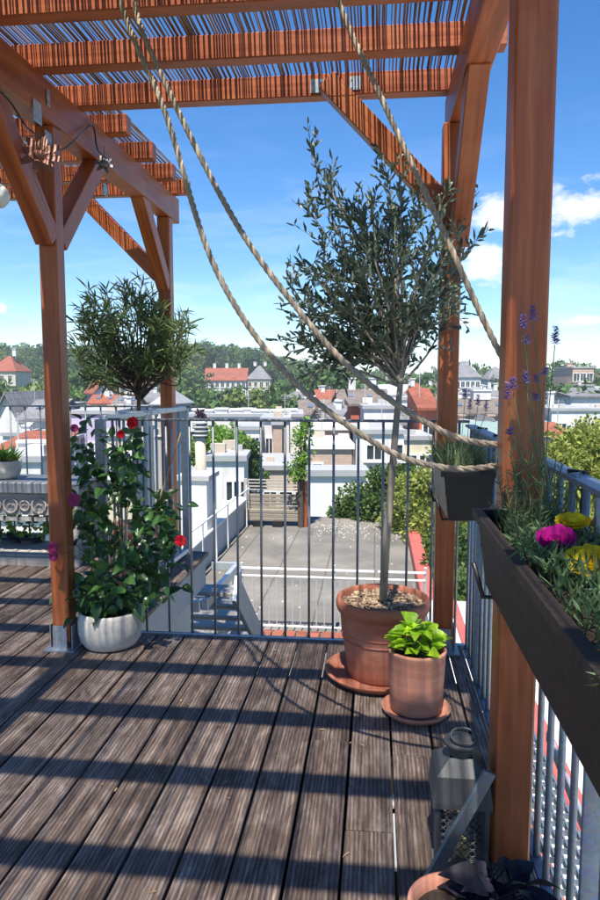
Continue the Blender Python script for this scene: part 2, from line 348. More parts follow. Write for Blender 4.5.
M_ORANGEW = m_wall('orange_red_render', (0.50, 0.15, 0.085), 0.2)
M_TRED = m_tiles('red_tiles', (0.29, 0.098, 0.062)); M_TBROWN = m_tiles('brown_tiles', (0.20, 0.13, 0.095)); M_TGREY = m_tiles('grey_tiles', (0.20, 0.20, 0.21)); M_TPALE = m_plain('pale_sheet_roof', (0.34, 0.345, 0.345), 0.6, 0.15, 0.5)
M_TEAL = m_plain('green_copper_roof', (0.22, 0.30, 0.27), 0.6, 0.2, 0.5)
M_GLASS = NT('window_glass').done((0.03, 0.04, 0.05), 0.12, 0, 0.6); M_SKYL = NT('blue_roof_glazing').done((0.10, 0.14, 0.20), 0.3, 0, 0.4); M_TGB = m_tiles('grey_brown_tiles', (0.185, 0.155, 0.135))
M_FRAMEW = m_plain('white_paint', (0.72, 0.72, 0.70), 0.5, 0.08, 5)
M_BITU = m_felt()
M_GRAVEL = m_plain('white_gravel', (0.62, 0.60, 0.55), 0.9, 0.25, 30)
M_REDM = m_plain('red_roof_edge', (0.45, 0.10, 0.08), 0.6, 0.2, 4)
M_GRASS = m_plain('meadow_ground', (0.055, 0.085, 0.03), 0.95, 0.4, 0.05)
M_WICK = m_plain('weathered_wicker', (0.25, 0.215, 0.165), 0.9, 0.3, 3, stretch=(3, 3, 20))

# ------------------------------------------------------------------ the deck
deck = structure(MB().box((-1.9, 0.6, -0.16), (4.72, 5.3, 0.06)).build('deck', M_DARK))
PITCHB = 0.1466; x_ref = W(280, 900, Z=0).x
planks = []
k0 = math.floor((-4.2 - x_ref) / PITCHB)
for k in range(k0, 8):
    xl = x_ref + k * PITCHB
    if xl > 0.41: break
    far = 5.12 if xl < -1.38 else 3.40
    cuts = [-1.9]
    for c in {0: [1.05, 2.42], -1: [0.9], 1: [1.92], 2: [2.35], 3: [1.62]}.get(k, [rnd(-1.2, 1.2) if xl > -1.4 else rnd(2.2, 3.8)]): cuts.append(c)
    cuts.append(far)
    for a, b in zip(cuts, cuts[1:]):
        w = min(PITCHB - 0.009, 0.425 - xl)
        if w < 0.03: continue
        xm = xl + 0.0045 + w / 2
        o = beam('plank', (xm + rnd(-.0012, .0012), a + 0.003, -0.014 + rnd(-.0012, .0012)), (xm + rnd(-.0012, .0012), b - 0.002, -0.014 + rnd(-.0012, .0012)), w, 0.028, M_DECK, deck, 0.003)
# white strips added as the light showing through one gap beside the pots
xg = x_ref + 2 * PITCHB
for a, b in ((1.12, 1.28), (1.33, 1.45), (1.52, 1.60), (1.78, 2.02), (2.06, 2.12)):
    beam('gap_light_strip', (xg, a, -0.012), (xg, b, -0.012), 0.006, 0.010, M_FRAMEW, deck, 0)
# steel edges of the deck
beam('edge_channel', (-1.36, 3.414, -0.035), (0.47, 3.414, -0.035), 0.02, 0.07, M_GALVL, deck, 0.002)
beam('edge_channel', (-1.325, 3.43, -0.16), (-1.325, 5.2, -0.16), 0.05, 0.24, M_RAILB, deck, 0.004)
mb = MB(); mb.box((-1.9, 0.6, -8.2), (4.6, 5.2, 15.9)); mb.box((-2.9, 4.2, -8.2), (3.0, 1.8, 15.9))
own = thing('apartment_building', 'rendered building carrying the wooden roof deck', 'building', (-1.9, 0.6, -16))
mb.build('wall', M_GREYW, own)

fl_ = MB(); rs0 = random.getstate(); random.seed(8)
for i in range(70):
    p = Vector((rnd(-1.9, .38), rnd(.9, 3.35), .003)); a = rnd(0, 6.28); fl_.leaf(p, Vector((math.cos(a), math.sin(a), rnd(.0, .15))), Vector((rnd(-.2, .2), rnd(-.2, .2), 1)), rnd(.012, .034), rnd(.005, .011), .1)
random.setstate(rs0); tag(stuff(fl_.build('fallen_leaves', m_leaf('dry_leaf', (.10, .06, .03), (.34, .24, .12), .8, 0))), 'small dry leaves scattered on the deck boards', 'fallen leaves')
# ------------------------------------------------------------------ pergola
PX0, PXR = -1.50, 0.36
perg = thing('pergola', 'reddish glazed timber pergola over the wooden deck', 'pergola', (-0.6, 2.5, 0))
def post(x, y, ztop, w=0.10):
    o = beam('post', (x, y, 0.04 if (x, y) != (PXR + 0.012, 1.86) else 0.001), (x, y, ztop), w, w, M_PINE, perg, 0.006)
    sh = MB()
    if (x, y) == (PXR + 0.012, 1.86): return o
    for s in (-1, 1): sh.box((x, y + s * 0.054, 0.065), (0.07, 0.005, 0.12)); sh.box((x + s * 0.054, y, 0.065), (0.005, 0.085, 0.12))
    sh.box((x, y, 0.006), (0.15, 0.15, 0.008)); sh.build('post_shoe', M_GALV, o); return o
pL = post(PX0, 3.17, 2.44, .086); pBL = post(PX0, 4.95, 2.44, .09); pR = post(PXR - .03, 3.33, 2.44, .09); pN = post(PXR + 0.012, 1.86, 2.44); post(PX0, 0.6, 2.44); post(PXR, -0.1, 2.44)
beam('beam', (PX0, -0.4, 2.5275), (PX0, 5.15, 2.5275), 0.10, 0.175, M_PINE, perg)
beam('beam', (PXR, -0.4, 2.5275), (PXR, 3.52, 2.5275), 0.10, 0.175, M_PINE, perg)
RY = [3.43 - 0.42 * k for k in range(9)]
rafters = []
for y in RY: rafters.append(beam('rafter', (-4.1, y, 2.664), (0.50 if y < 3.4 else 0.49, y, 2.664), 0.075, 0.098, M_PINE, perg))
for y in (3.80, 4.24, 4.66, 5.03): beam('rafter', (-4.1, y, 2.664), (-1.34, y, 2.664), 0.075, 0.098, M_PINE, perg)
def brace(a, b, w=0.085, h=0.095, up=(0, 0, 1)): return beam('brace', a, b, w, h, M_PINE, perg, 0.004, up)
brace((PX0, 3.13, 1.94), (PX0, 2.62, 2.45)); brace((PX0, 3.21, 1.94), (PX0, 3.72, 2.45))
brace((PX0, 4.91, 1.96), (PX0, 4.40, 2.47)); brace((PX0 - 0.04, 4.95, 2.03), (PX0 - 0.62, 4.99, 2.615))
brace((PXR, 3.29, 1.92), (PXR, 2.74, 2.47), 0.08); brace((PXR - 0.06, 3.335, 2.08), (PXR - 0.60, 3.335, 2.65))
brace((PXR - 0.03, 1.86, 2.28), (PXR - 0.34, 1.86, 2.60))
def plate(px, py, X=None, Y=None, s=(0.05, 0.05), name='bracket_plate', parent=None):
    p = W(px, py, X=X) if X is not None else W(px, py, Y=Y)
    mb = MB(); mb.box(p, (0.004, s[0], s[1]) if X is not None else (s[0], 0.004, s[1]))
    for i in (-1, 1):
        for j in (-1, 1):
            q = p + (Vector((0.002, i * s[0] * .3, j * s[1] * .3)) if X is not None else Vector((i * s[0] * .3, -0.002, j * s[1] * .3)))
            mb.box(q, (0.006, 0.008, 0.008) if X is not None else (0.008, 0.006, 0.008))
    return mb.build(name, M_GALV, perg)
plate(37, 112, X=PX0 + 0.053, s=(0.075, 0.09)); plate(48, 98, X=PX0 + 0.053, s=(0.03, 0.07)); plate(48, 138, X=PX0 + .053, s=(0.06, .05))
plate(317, 86, Y=3.43 - 0.0400, s=(0.06, 0.06)); plate(355, 83, Y=3.43 - 0.0400, s=(0.05, 0.06)); plate(105, 190, X=PX0 + 0.053, s=(0.06, 0.06))

# reed mats on the rafters
def reed_mat(label, x0, x1, y0, y1, wires, z=2.720):
    t = thing('reed_mat', label, 'reed mat', ((x0 + x1) / 2, (y0 + y1) / 2, z), 'reed mats laid over the pergola')
    mb = MB(); x = x0
    while x < x1:
        r = rnd(0.0024, 0.0043); dx = rnd(-.016, .016); n = 4
        pts = [Vector((x + dx * (i / n - .5) + rnd(-.004, .004), y0 + rnd(-.03, .03) * (i == 0) + (y1 - y0) * i / n + rnd(-.05, .03) * (i == n), z + rnd(0, .007))) for i in range(n + 1)]
        mb.tube(pts, [r * rnd(.9, 1.1) for _ in pts], 5, False); x += rnd(0.0066, 0.0142)
    stuff(mb.build('reeds', M_REED, t, True))
    for y in wires: MB().tube([(x0, y, z + 0.009), (x1, y, z + 0.009)], 0.0012, 4).build('tie_wire', M_BLACK, t)
reed_mat('brown reed mat covering the wide bay over the deck', -4.05, 0.47, -0.3, 3.50, [0.1 + 0.42 * k - 0.24 for k in range(9)])
reed_mat('narrower brown reed mat over the bay behind the left posts', -4.05, -1.36, 3.53, 5.13, (3.6, 4.02, 4.45, 4.85))

# ------------------------------------------------------------------ railings
def rail_run(label, a, b, z0, z1, step, mat, first=0.06, topw=0.04, toph=0.012, br=0.0065, posts=()):
    a, b = Vector(a), Vector(b); d = (b - a).normalized(); L = (b - a).length
    t = thing('railing', label, 'railing', (a.x, a.y, z0), 'steel railings round the deck')
    up = Vector((0, 0, 1)); fr = frame(d)
    cb = lambda nm, p, q, w, h: beam(nm, p, q, w, h, mat, t, 0.002)
    cb('top_rail', a + up * z1, b + up * z1, topw, toph); cb('bottom_rail', a + up * z0, b + up * z0, 0.03, 0.012)
    me = MB().tube([(0, 0, 0), (0, 0, z1 - z0 - 0.008)], br, 8).mesh('bar', True)
    s = first
    while s < L - 0.03:
        p = a + d * s; mk('bar', me, M_BAR if mat is M_RAIL else mat, t, Matrix.Translation((p.x, p.y, z0 + 0.004))); s += step
    for s in posts:
        p = a + d * s; beam('rail_post', (p.x, p.y, z0 - 0.12), (p.x, p.y, z1 - 0.008), 0.045, 0.012, mat, t, 0.002, up=d)
    return t
YF = 3.455
rail_run('grey steel railing of thin bars along the front edge of the deck', (-1.36, YF, 0), (0.45, YF, 0), -0.02, 1.10, 0.122, M_RAIL, 0.055)
rail_run('grey steel railing beyond the console table, facing the town roofs', (-4.1, 5.17, 0), (-1.34, 5.17, 0), -0.02, 1.10, 0.122, M_RAIL, 0.05)
rail_run('blue grey steel railing carrying the planter boxes on the long side', (0.455, -0.2, 0), (0.455, 3.45, 0), -0.02, 1.08, 0.108, M_RAILB, 0.03, 0.05, 0.012, 0.009, (0.3, 1.62, 3.2))
# gate leaves in the return between the two deck edges
def gate(label, a, b, z1):
    a, b = Vector(a), Vector(b); t = thing('gate', label, 'gate', (a.x, a.y, 0.06), 'gate leaves beside the climbing plant')
    d = (b - a); L = d.length; d.normalize(); up = Vector((0, 0, 1))
    for p in (a, b): beam('gate_post', p + up * 0.06, p + up * z1, 0.05, 0.035, M_GALV, t, .003, up=d)
    beam('top_bar', a + up * (z1 + .004) + d * .03, b + up * (z1 + .004) - d * .03, 0.045, 0.03, M_GALVL, t, 0.003); beam('bottom_bar', a + up * 0.1 + d * .03, b + up * 0.1 - d * .03, 0.045, 0.03, M_GALV, t, 0.003)
    n = max(3, int(L / 0.12))
    for i in range(1, n): p = a + d * (L * i / n); MB().tube([p + up * 0.116, p + up * (z1 - 0.012)], 0.008, 8).build('bar', M_GALV, t, True)
    return t
g0, g1, g2 = W(95, 420, X=-1.40), W(151, 413, X=-1.37), W(182, 411, X=-1.34)
gate('steel gate leaf with wide grey posts behind the red flowers', (-1.40, 3.44, 0), (-1.37, 4.02, 0), 1.10)
gate('steel gate leaf in front of the rearmost pergola post', (-1.368, 4.09, 0), (-1.33, 4.78, 0), 1.10)
# flat steel strut leaning across the lantern
t = thing('steel_strut', 'flat grey steel strut leaning from railing across the lantern', 'strut', (0.2, 1.6, 0))
beam('flat_bar', W(427, 884, Z=0.02), W(490, 772, d=1.78), 0.012, 0.034, M_RAIL, t, 0.002)
# long diagonal brace outside the railing
t = thing('outer_brace', 'pale steel brace sloping down outside the railing', 'brace', (0.62, 1.4, -0.5))
beam('flat_bar', W(548, 735, X=0.56), W(606, 880, X=0.56), 0.012, 0.04, M_GALVL, t, 0.002); beam('anchor_foot', W(602, 868, X=0.56) - Vector((0, 0, .03)), W(612, 890, X=0.56) - Vector((.02, 0, .03)), 0.05, 0.02, M_GALV, t, 0.002)

# ------------------------------------------------------------------ ropes
def rope(label, pts, r=0.0086, twist=80, group='ropes slung from the pergola'):
    P = catmull(pts, 40); mb = MB(); S = [0.0]
    for a, b in zip(P, P[1:]): S.append(S[-1] + (b - a).length)
    st = [[], [], []]; u = (P[1] - P[0]).orthogonal().normalized()
    # resample evenly
    n = int(S[-1] / 0.0075); Q = []; j = 0
    for i in range(n + 1):
        s = S[-1] * i / n
        while j < len(S) - 2 and S[j + 1] < s: j += 1
        Q.append(P[j].lerp(P[j + 1], (s - S[j]) / max(1e-9, S[j + 1] - S[j])))
    for i, p in enumerate(Q):
        t = (Q[min(i + 1, n)] - Q[max(i - 1, 0)]).normalized(); u = (u - t * u.dot(t)).normalized(); w = t.cross(u); s = S[-1] * i / n
        for k in range(3):
            a = s * twist + 2.0944 * k; st[k].append(p + (u * math.cos(a) + w * math.sin(a)) * r * 0.52)
    t = thing('rope', label, 'rope', pts[-1], group)
    for k in range(3): MB().tube(st[k], r * 0.60, 6).build('strand', M_ROPE, t, True)
    return t
yR = RY[3]
def RP(px, py, d): return W(px, py, d=d)
rope('lower hemp rope sagging from rafter to post at planter height', [Vector((-0.70, yR, 2.62)), RP(121, 0, 2.32), RP(165, 112, 2.2), RP(214, 265, 2.08), RP(285, 372, 1.98), RP(375, 443, 1.93), RP(440, 467, 1.9), RP(500, 465, 1.87), RP(545, 447, 1.92)])
rope('hemp rope beside it that meets the post just below rail height', [Vector((-0.655, yR + 0.03, 2.62)), RP(135, 0, 2.34), RP(162, 76, 2.24), RP(232, 216, 2.12), RP(300, 312, 2.03), RP(362, 378, 1.97), RP(440, 430, 1.92), RP(500, 445, 1.875), RP(549, 440, 1.94)])
rope('single hemp rope dropping steeply to the back of near post', [Vector((-0.17, yR, 2.62)), RP(338, 0, 2.3), RP(386, 108, 2.18), RP(440, 224, 2.06), RP(480, 312, 2.0), RP(512, 378, 1.965)])

# ------------------------------------------------------------------ hanging ornaments, cable, lamp
def metal_flower(label, p, r, n=7, col=None, tilt=(1.2, 0.2, 0.3)):
    t = thing('hanging_ornament', label, 'ornament', p)
    E_ = Euler(tilt).to_matrix(); mb = MB()
    for k in range(n):
        a = 2 * math.pi * k / n; d = E_ @ Vector((math.cos(a), math.sin(a), 0.25)); nn = E_ @ Vector((0, 0, 1))
        pt = MB(); pt.leaf(p + d * r * 0.18, d, nn, r * 0.85, r * 0.42, 0.25); pt.build('petal', col, t)
    MB().lathe([(0.001, 0.02), (0.02, 0.018), (0.026, 0), (0.02, -0.012), (0.001, -0.016)], p, 12).build('centre', col, t, True)
    MB().tube([p, p + Vector((0.0, 0.01, 0.10))], 0.0015, 5).build('hook_wire', M_BLACK, t)
M_RUSTP = m_plain('rusty_pink_tin', (0.26, 0.12, 0.085), 0.55, 0.4, 30, 0.3); M_TIN = m_plain('tin', (0.20, 0.19, 0.18), 0.55, 0.3, 30, 0.6)
metal_flower('rusty pink tin flower hanging from the beam beside left post', W(40, 156, X=PX0 + 0.10), 0.095, 8, M_RUSTP)
metal_flower('small silver tin flower hanging under the beam by the brace', W(104, 165, X=PX0 + 0.09), 0.055, 6, M_TIN)
cp = [W(-30, 70, X=PX0 + .075), W(4, 95, X=PX0 + .08), W(22, 120, X=PX0 + .09), W(30, 130, X=PX0 + .075), W(60, 150, X=PX0 + .09), W(82, 132, X=PX0 + .07), W(93, 126, X=PX0 + .07), W(98, 150, X=PX0 + .08), W(112, 162, X=PX0 + .075)]
tag(MB().tube(catmull(cp, 8), 0.004, 6).build('light_cable', M_BLACK, None, True), 'thin black light cable looped along the dark beam', 'cable')
lp = W(-3, 196, d=2.4); t = thing('globe_lamp', 'frosted globe lamp hanging at the left by the brace', 'lamp', lp)
MB().lathe([(0.002, -.042), (.022, -.036), (.036, -.02), (.042, 0), (.036, .02), (.022, .036), (.012, .042)], lp, 20).build('globe', m_plain('frosted_glass', (0.62, 0.64, 0.60), 0.3, 0.08, 10), t, True)
MB().lathe([(.014, .038), (.016, .06), (.004, .07)], lp, 12).build('cap', M_BLACK, t, True); MB().tube([lp + Vector((0, 0, .065)), Vector((lp.x, lp.y, 2.6))], 0.002, 5).build('cord', M_BLACK, t)

# ------------------------------------------------------------------ pots by the front railing
def pot(name, label, c, prof, mat, soil_z, soil_r, n=48, cat='pot', rings=()):
    t = thing(name, label, cat, c); b = MB().lathe(prof, c, n).build('body', mat, t, True)
    MB().lathe([(soil_r, soil_z), (soil_r * .6, soil_z + .008), (0.002, soil_z + .01)], c, 24).build('soil', M_SOIL, t, True)
    for r, z, h in rings: MB().lathe([(r, z - h), (r + h * .8, z - h * .4), (r + h * .8, z + h * .4), (r, z + h)], c, n).build('band', mat, t, True)
    return t
def saucer(label, c, r, h, mat):
    MBs = MB().lathe([(0.002, 0.001), (r * .84, 0.001), (r, h * .8), (r, h), (r * .95, h), (r * .83, 0.016), (0.002, 0.014)], c, 48)
    return tag(MBs.build('saucer', mat, None, True), label, 'saucer', 'terracotta saucers')
cB = W(382, 676, Z=0.0); cB.z = 0
saucer('wide terracotta saucer under the big olive pot', cB + Vector((-.02, 0, 0)), 0.232, 0.040, M_TERRA)
cB.z = 0.017
HB = 0.345
pot('terracotta_pot', 'big banded terracotta pot holding the olive tree', cB,
    [(0.002, 0), (.148, 0), (.152, .01), (.168, .12), (.180, .21), (.186, .27), (.192, .285), (.198, .29), (.203, .305), (.205, .325), (.200, HB - .004), (.192, HB), (.182, HB - .006), (.176, .30)], M_TERRA, 0.295, 0.176, rings=((.1745, .17, .004), (.1775, .20, .004)))
cS = W(416, 712, Z=0.0); cS.z = 0
saucer('pale terracotta saucer under the small lime green pot', cS, 0.135, 0.028, M_TERRAL)
cS.z = 0.017
pot('terracotta_pot', 'small pale terracotta pot with lime green foliage', cS,
    [(0.002, 0), (.096, 0), (.101, .008), (.106, .12), (.111, .228), (.114, .236), (.113, .243), (.104, .245), (.101, .235), (.098, .20)], M_TERRAL, 0.205, 0.098)
# wood chips
ch = MB()
for i in range(900):
    r = 0.172 * math.sqrt(random.random()); a = rnd(0, 6.28); p = cB + Vector((r * math.cos(a), r * math.sin(a), HB - .035 + rnd(0, .016) + .018 * (1 - (r / .17) ** 2)))
    ch.box(p, (rnd(.012, .032), rnd(.006, .013), rnd(.002, .005)), Euler((rnd(-.5, .5), rnd(-.5, .5), rnd(0, 6.28))).to_matrix())
M_CHIP = m_leaf('wood_chip', (0.20, 0.12, 0.065), (0.52, 0.38, 0.25), 0.85, 0)
tag(stuff(ch.build('wood_chips', M_CHIP)), 'light brown wood chips mulching the olive pot', 'wood chips')

# ------------------------------------------------------------------ olive tree
ot = thing('olive_tree', 'young olive tree with slim trunk in the big terracotta pot', 'tree', cB + Vector((0, 0, 0.31)))
dT = 2.92
tr = [cB + Vector((0, 0, .30)), W(386, 545, d=2.80), W(390, 500, d=2.82), W(394, 450, d=2.84), W(397, 415, d=2.85), W(400, 388, d=2.86), W(402, 365, d=2.86)]
MB().tube(catmull(tr, 6), [.0185 - .008 * i / 36 for i in range(37)], 10).build('trunk', M_BARK, ot, True)
olv = MB(); brn = MB(); top = tr[-1]; lead = W(392, 262, d=2.88)
brn.tube(catmull([top, W(398, 315, d=2.87), lead], 6), [.0100 - .0055 * i / 12 for i in range(13)], 8, False)
def twig_leaves(a, b, n, L, w, mbL, spread=0.75):
    d = (b - a)
    for i in range(n):
        s = (i + rnd(.2, 1)) / n; p = a + d * min(1, s); q = rvec()
        dr = (d.normalized() * rnd(.5, 1.1) + q * spread + Vector((0, 0, .18))).normalized()
        mbL.leaf(p, dr, q.cross(dr) + Vector((0, 0, .3)), L * rnd(.65, 1.2), w * rnd(.8, 1.2), rnd(-.08, .15))
# limbs given by their outline in the crown: tips as photo pixels at depths through the crown
tips = [(306, 330, -.05), (322, 352, .06), (340, 362, -.05), (296, 300, -.1), (314, 272, -.1), (322, 300, .15), (440, 300, .05), (428, 325, -.1), (416, 340, .1), (312, 158, .0), (330, 190, .1), (352, 205, -.1), (385, 165, .05), (372, 195, .15), (400, 190, -.15), (418, 215, .1), (440, 205, .05), (466, 215, .1), (470, 245, -.05), (460, 285, .15), (452, 310, -.1),
        (300, 262, .0), (296, 285, .12), (310, 300, -.12), (318, 240, .2), (330, 270, -.2), (345, 240, .22), (360, 260, -.25), (375, 235, .25), (395, 245, -.28), (412, 260, .25), (430, 250, -.2), (425, 295, -.26),
        (292, 340, .05), (325, 330, .2), (345, 310, -.25), (365, 300, .3), (385, 290, -.3), (405, 310, .28), (330, 215, .02), (440, 330, .1), (350, 345, .15), (318, 315, .05), (430, 268, .2), (365, 225, -.12), (300, 318, .1), (345, 275, .05), (390, 215, .1), (410, 235, 0), (288, 352, .0), (312, 372, .08), (306, 205, .05), (448, 260, .25), (380, 320, .1)]
for (px, py, dd) in tips:
    b = W(px, py, d=dT + dd * 0.9)
    s = rnd(.35, .95); u_ = random.random() ** 1.3; base = tr[-2].lerp(top, min(1, u_ * 2)) if (u_ < .5 or py > 300) else top.lerp(lead, (u_ - .5) * 1.6)
    mid = base.lerp(b, .5) + Vector((rnd(-.03, .03), rnd(-.03, .03), rnd(-.02, .07)))
    path = catmull([base, mid, b], 5); brn.tube(path, [.0056 * (1 - i / 11) + .0012 for i in range(len(path))], 5, False)
    L0 = (b - base).length
    twig_leaves(path[6], b, 18, .047, .0125, olv)
    for k in range(int((8 if py < 270 else 8.5) + L0 * 5)):                        # side twigs
        q = path[random.randrange(3, len(path))]; e = q + (rvec() + (b - base).normalized() * .75 + Vector((0, 0, .7 if py < 270 else .2))).normalized() * rnd(.07, .16)
        brn.tube([q, e], [.0018, .0008], 4, False); twig_leaves(q, e, random.randint(6, 11), .045, .012, olv)
brn.build('branches', M_BARK, ot, True); stuff(olv.build('crown', M_OLIVE, ot))

# lime sweet potato vine: each leaf a part
lime = thing('lime_foliage_plant', 'bright lime green leafy plant in the small pot', 'plant', cS + Vector((0, 0, .21)))
def leaf_mesh(name, L, w, mat, lobed=False, cup=.12):
    bm = bmesh.new(); N_ = 7; rows = []
    for i in range(N_ + 1):
        t = i / N_; ww = w / 2 * (math.sin(math.pi * t ** (.62 if not lobed else .45)) ** .85 if 0 < t < 1 else 0)
        rows.append([bm.verts.new((t * L, s * ww, abs(s) * ww * .35 - cup * L * t * t + .02 * L * math.sin(9 * t + s * 2))) for s in (-1, -.5, 0, .5, 1)] if ww > 0 else [bm.verts.new((t * L, 0, -cup * L * t * t))])
    for a, b in zip(rows, rows[1:]):
        if len(a) == 1: [bm.faces.new((a[0], b[j], b[j + 1])) for j in range(4)]
        elif len(b) == 1: [bm.faces.new((a[j + 1], a[j], b[0])) for j in range(4)]
        else: [bm.faces.new((a[j], b[j], b[j + 1], a[j + 1])) for j in range(4)]
    me = bpy.data.meshes.new(name); bm.to_mesh(me); bm.free(); me.materials.append(mat)
    me.polygons.foreach_set('use_smooth', [True] * len(me.polygons)); return me
def put_leaf(me, p, d, parent, up=Vector((0, 0, 1)), sc=1.0, roll=0.0, name='leaf'):
    Mx = Matrix.Translation(p) @ frame(d, up).to_4x4() @ Matrix.Rotation(roll, 4, 'X') @ Matrix.Scale(sc, 4); return mk(name, me, None, parent, Mx)
LM = [leaf_mesh('lime_leaf_blade', .075, .062, M_LIME, True, c) for c in (.1, .25, .35)]
stm = MB()
for i in range(84):
    a = rnd(0, 6.28); r = rnd(.0, .08); h = rnd(.0, .11) * (1 - r / .12) + .02; d = Vector((math.cos(a), math.sin(a), rnd(.0, .7)))
    p = cS + Vector((r * math.cos(a), r * math.sin(a), .225 + h)); stm.tube([cS + Vector((r * .3 * math.cos(a), r * .3 * math.sin(a), .2)), p], .0018, 4, False)
    put_leaf(random.choice(LM), p, d, lime, sc=rnd(.55, 1.0), roll=rnd(-.6, .6))
stm.build('stems', M_STEM, lime)

# ------------------------------------------------------------------ climber in cast stone pot
cW = W(111, 644, Z=0.0); cW.z = 0
pot('stone_pot', 'round grey white cast stone pot with the red flowered climber', cW,
    [(0.002, 0), (.105, 0), (.125, .008), (.146, .04), (.156, .085), (.156, .13), (.150, .165), (.147, .176), (.139, .180), (.133, .172), (.130, .14)], M_STONE, .145, .132)
cl_ = thing('climbing_plant', 'glossy leaved climber with red flowers in the stone pot', 'plant', cW + Vector((0, 0, .15)))
MLM = [leaf_mesh('climber_leaf_blade', .088, .054, M_MAND, False, c) for c in (.05, .18, .3)]
vin = MB(); dW = (cW - Vector((0, 0, EYE))).dot(FW)
clusters = [  # px centre, spread, count, depth offset
    (85, 450, 9, 22, 22, .06), (88, 490, 10, 22, 24, .05), (84, 530, 9, 16, 14, 0), (118, 448, 14, 16, 18, .02), (128, 462, 13, 14, 22, 0), (126, 490, 10, 16, 18, .02), (112, 487, 16, 10, 14, 0),
    (155, 510, 16, 14, 22, .04), (172, 515, 12, 14, 12, .05), (140, 530, 18, 16, 24, 0), (165, 545, 14, 16, 14, .03), (100, 520, 14, 20, 22, .03), (125, 560, 34, 20, 44, -.02), (100, 590, 24, 18, 46, -.05),
    (135, 595, 24, 14, 32, -.06), (85, 600, 12, 14, 12, -.06), (60, 530, 10, 5, 5, -.02), (150, 575, 16, 16, 18, 0)]
root = cW + Vector((0, 0, .16))
for px, py, sx_, sy_, n, dd in clusters:
    c = W(px, py, d=dW + dd); vin.tube(catmull([root + Vector((rnd(-.08, .08), rnd(-.08, .08), 0)), root.lerp(c, .55) + Vector((rnd(-.05, .05), rnd(-.05, .05), .03)), c], 6), .0022, 5, False)
    for i in range(n):
        p = W(px + random.gauss(0, .62) * sx_, py + random.gauss(0, .62) * sy_, d=dW + dd + rnd(-.10, .10)); d = (p - c).normalized() + rvec() * .9 + Vector((0, -.3, -.25))
        put_leaf(random.choice(MLM), p, d, cl_, up=Vector((rnd(-.3, .3), rnd(-.8, .1), 1)), sc=rnd(.5, 1.05), roll=rnd(-.5, .5))
fill = MB()
for px, py, sx_, sy_, n, dd in clusters:
    for i in range(int(n * (1.0 if py < 540 else 1.6))):
        p = W(px + random.gauss(0, .62) * sx_, py + random.gauss(0, .62) * sy_, d=dW + dd + rnd(-.05, .16)); d = rvec() + Vector((0, -.3, -.25))
        fill.leaf(p, d, Vector((rnd(-.5, .5), rnd(-1, .3), 1)), rnd(.05, .085), rnd(.03, .045), .2)
stuff(fill.build('inner_leaves', M_MAND, cl_)); vin.build('vines', M_STEM, cl_, True)
for a, b in (((113, 622), (115, 492)), ((128, 622), (115, 480)), ((92, 620), (91, 500)), ((150, 530), (181, 432))):
    MB().tube([W(*a, d=dW + .05), W(*b, d=dW + .08)], .004, 6).build('cane', M_CANE, cl_, True)
def trumpet(p, d, r, mat, parent):
    f_ = MB(); fr = frame(d)
    for k in range(5):
        a = 2 * math.pi * k / 5; rad = fr @ Vector((0.35, math.cos(a), math.sin(a))); f_.petal(p, rad, fr @ Vector((1, 0, 0)), r, r * .95, -.3, .05, k)
    f_.tube([p - Vector(d).normalized() * r * 1.1, p], [r * .1, r * .22], 6, False); return f_.build('flower', mat, parent, True)
for px, py, r, m in ((133, 423, .032, M_RED), (120, 434, .022, M_RED), (180, 541, .030, M_RED), (75, 500, .035, M_PINK), (52, 548, .030, M_PINK), (54, 556, .026, M_PINK), (74, 428, .02, M_PINK), (172, 521, .014, M_RED)):
    p = W(px, py, d=dW - (.07 if px > 80 else .20)); d = (Vector((0, 0, EYE)) - p).normalized() + rvec() * .5
    trumpet(p, d, r, m, cl_); MB().tube([p - d.normalized() * r, p.lerp(W(100, 500 if py < 520 else 545, d=dW), .45)], .0016, 4).build('flower_stalk', M_STEM, cl_)

# narrow leaved shrub (standard) in terracotta pot, behind the gate
cO = W(134, 560, d=4.55); cO.z = 0
pot('terracotta_pot', 'terracotta pot behind the climber holding the narrow leaved shrub', cO, [(0.002, 0), (.13, 0), (.15, .1), (.17, .3), (.185, .33), (.185, .37), (.170, .37), (.160, .32)], M_TERRA, .33, .162)
ol = thing('narrow_leaved_shrub', 'bushy narrow leaved shrub in front of the rear post', 'shrub', cO + Vector((0, 0, .34)))
mbL, br = MB(), MB(); base = cO + Vector((0, 0, .33)); fork = W(139, 392, d=4.55)
br.tube(catmull([base, W(137, 450, d=4.55), fork], 6), .014, 8)
for i in range(84):
    a = random.random() * 6.283; rr = random.random() ** .42 * (1 + .2 * math.sin(3 * a + 1.2) + rnd(-.1, .1)); px = 131 + 63 * rr * math.cos(a); py = 327 + 43 * rr * math.sin(a) + 10 * abs(math.cos(a)) * rr
    if i < 10: px, py = [(180, 312), (190, 322), (182, 345), (197, 350), (72, 320), (128, 281), (142, 280), (152, 292), (75, 342), (90, 300)][i]
    b = W(px, py, d=4.55 + rnd(-.36, .36)); m_ = fork.lerp(b, .55) + Vector((rnd(-.07, .07) + (b.x - fork.x) * .12, rnd(-.07, .07), rnd(-.07, .05)))
    br.tube(catmull([fork + Vector((rnd(-.02, .02), rnd(-.02, .02), rnd(-.05, .14))), m_, b], 4), [.006 * (1 - j / 9) + .0018 for j in range(9)], 4, False)
    for k in range(28):
        q = m_.lerp(b, rnd(.25, 1.02)); d = ((b - m_).normalized() * .7 + rvec() * 1.0 + Vector((0, 0, .1))); mbL.leaf(q, d, rvec() + Vector((0, 0, .6)), rnd(.07, .125), rnd(.009, .014), rnd(0, .35))
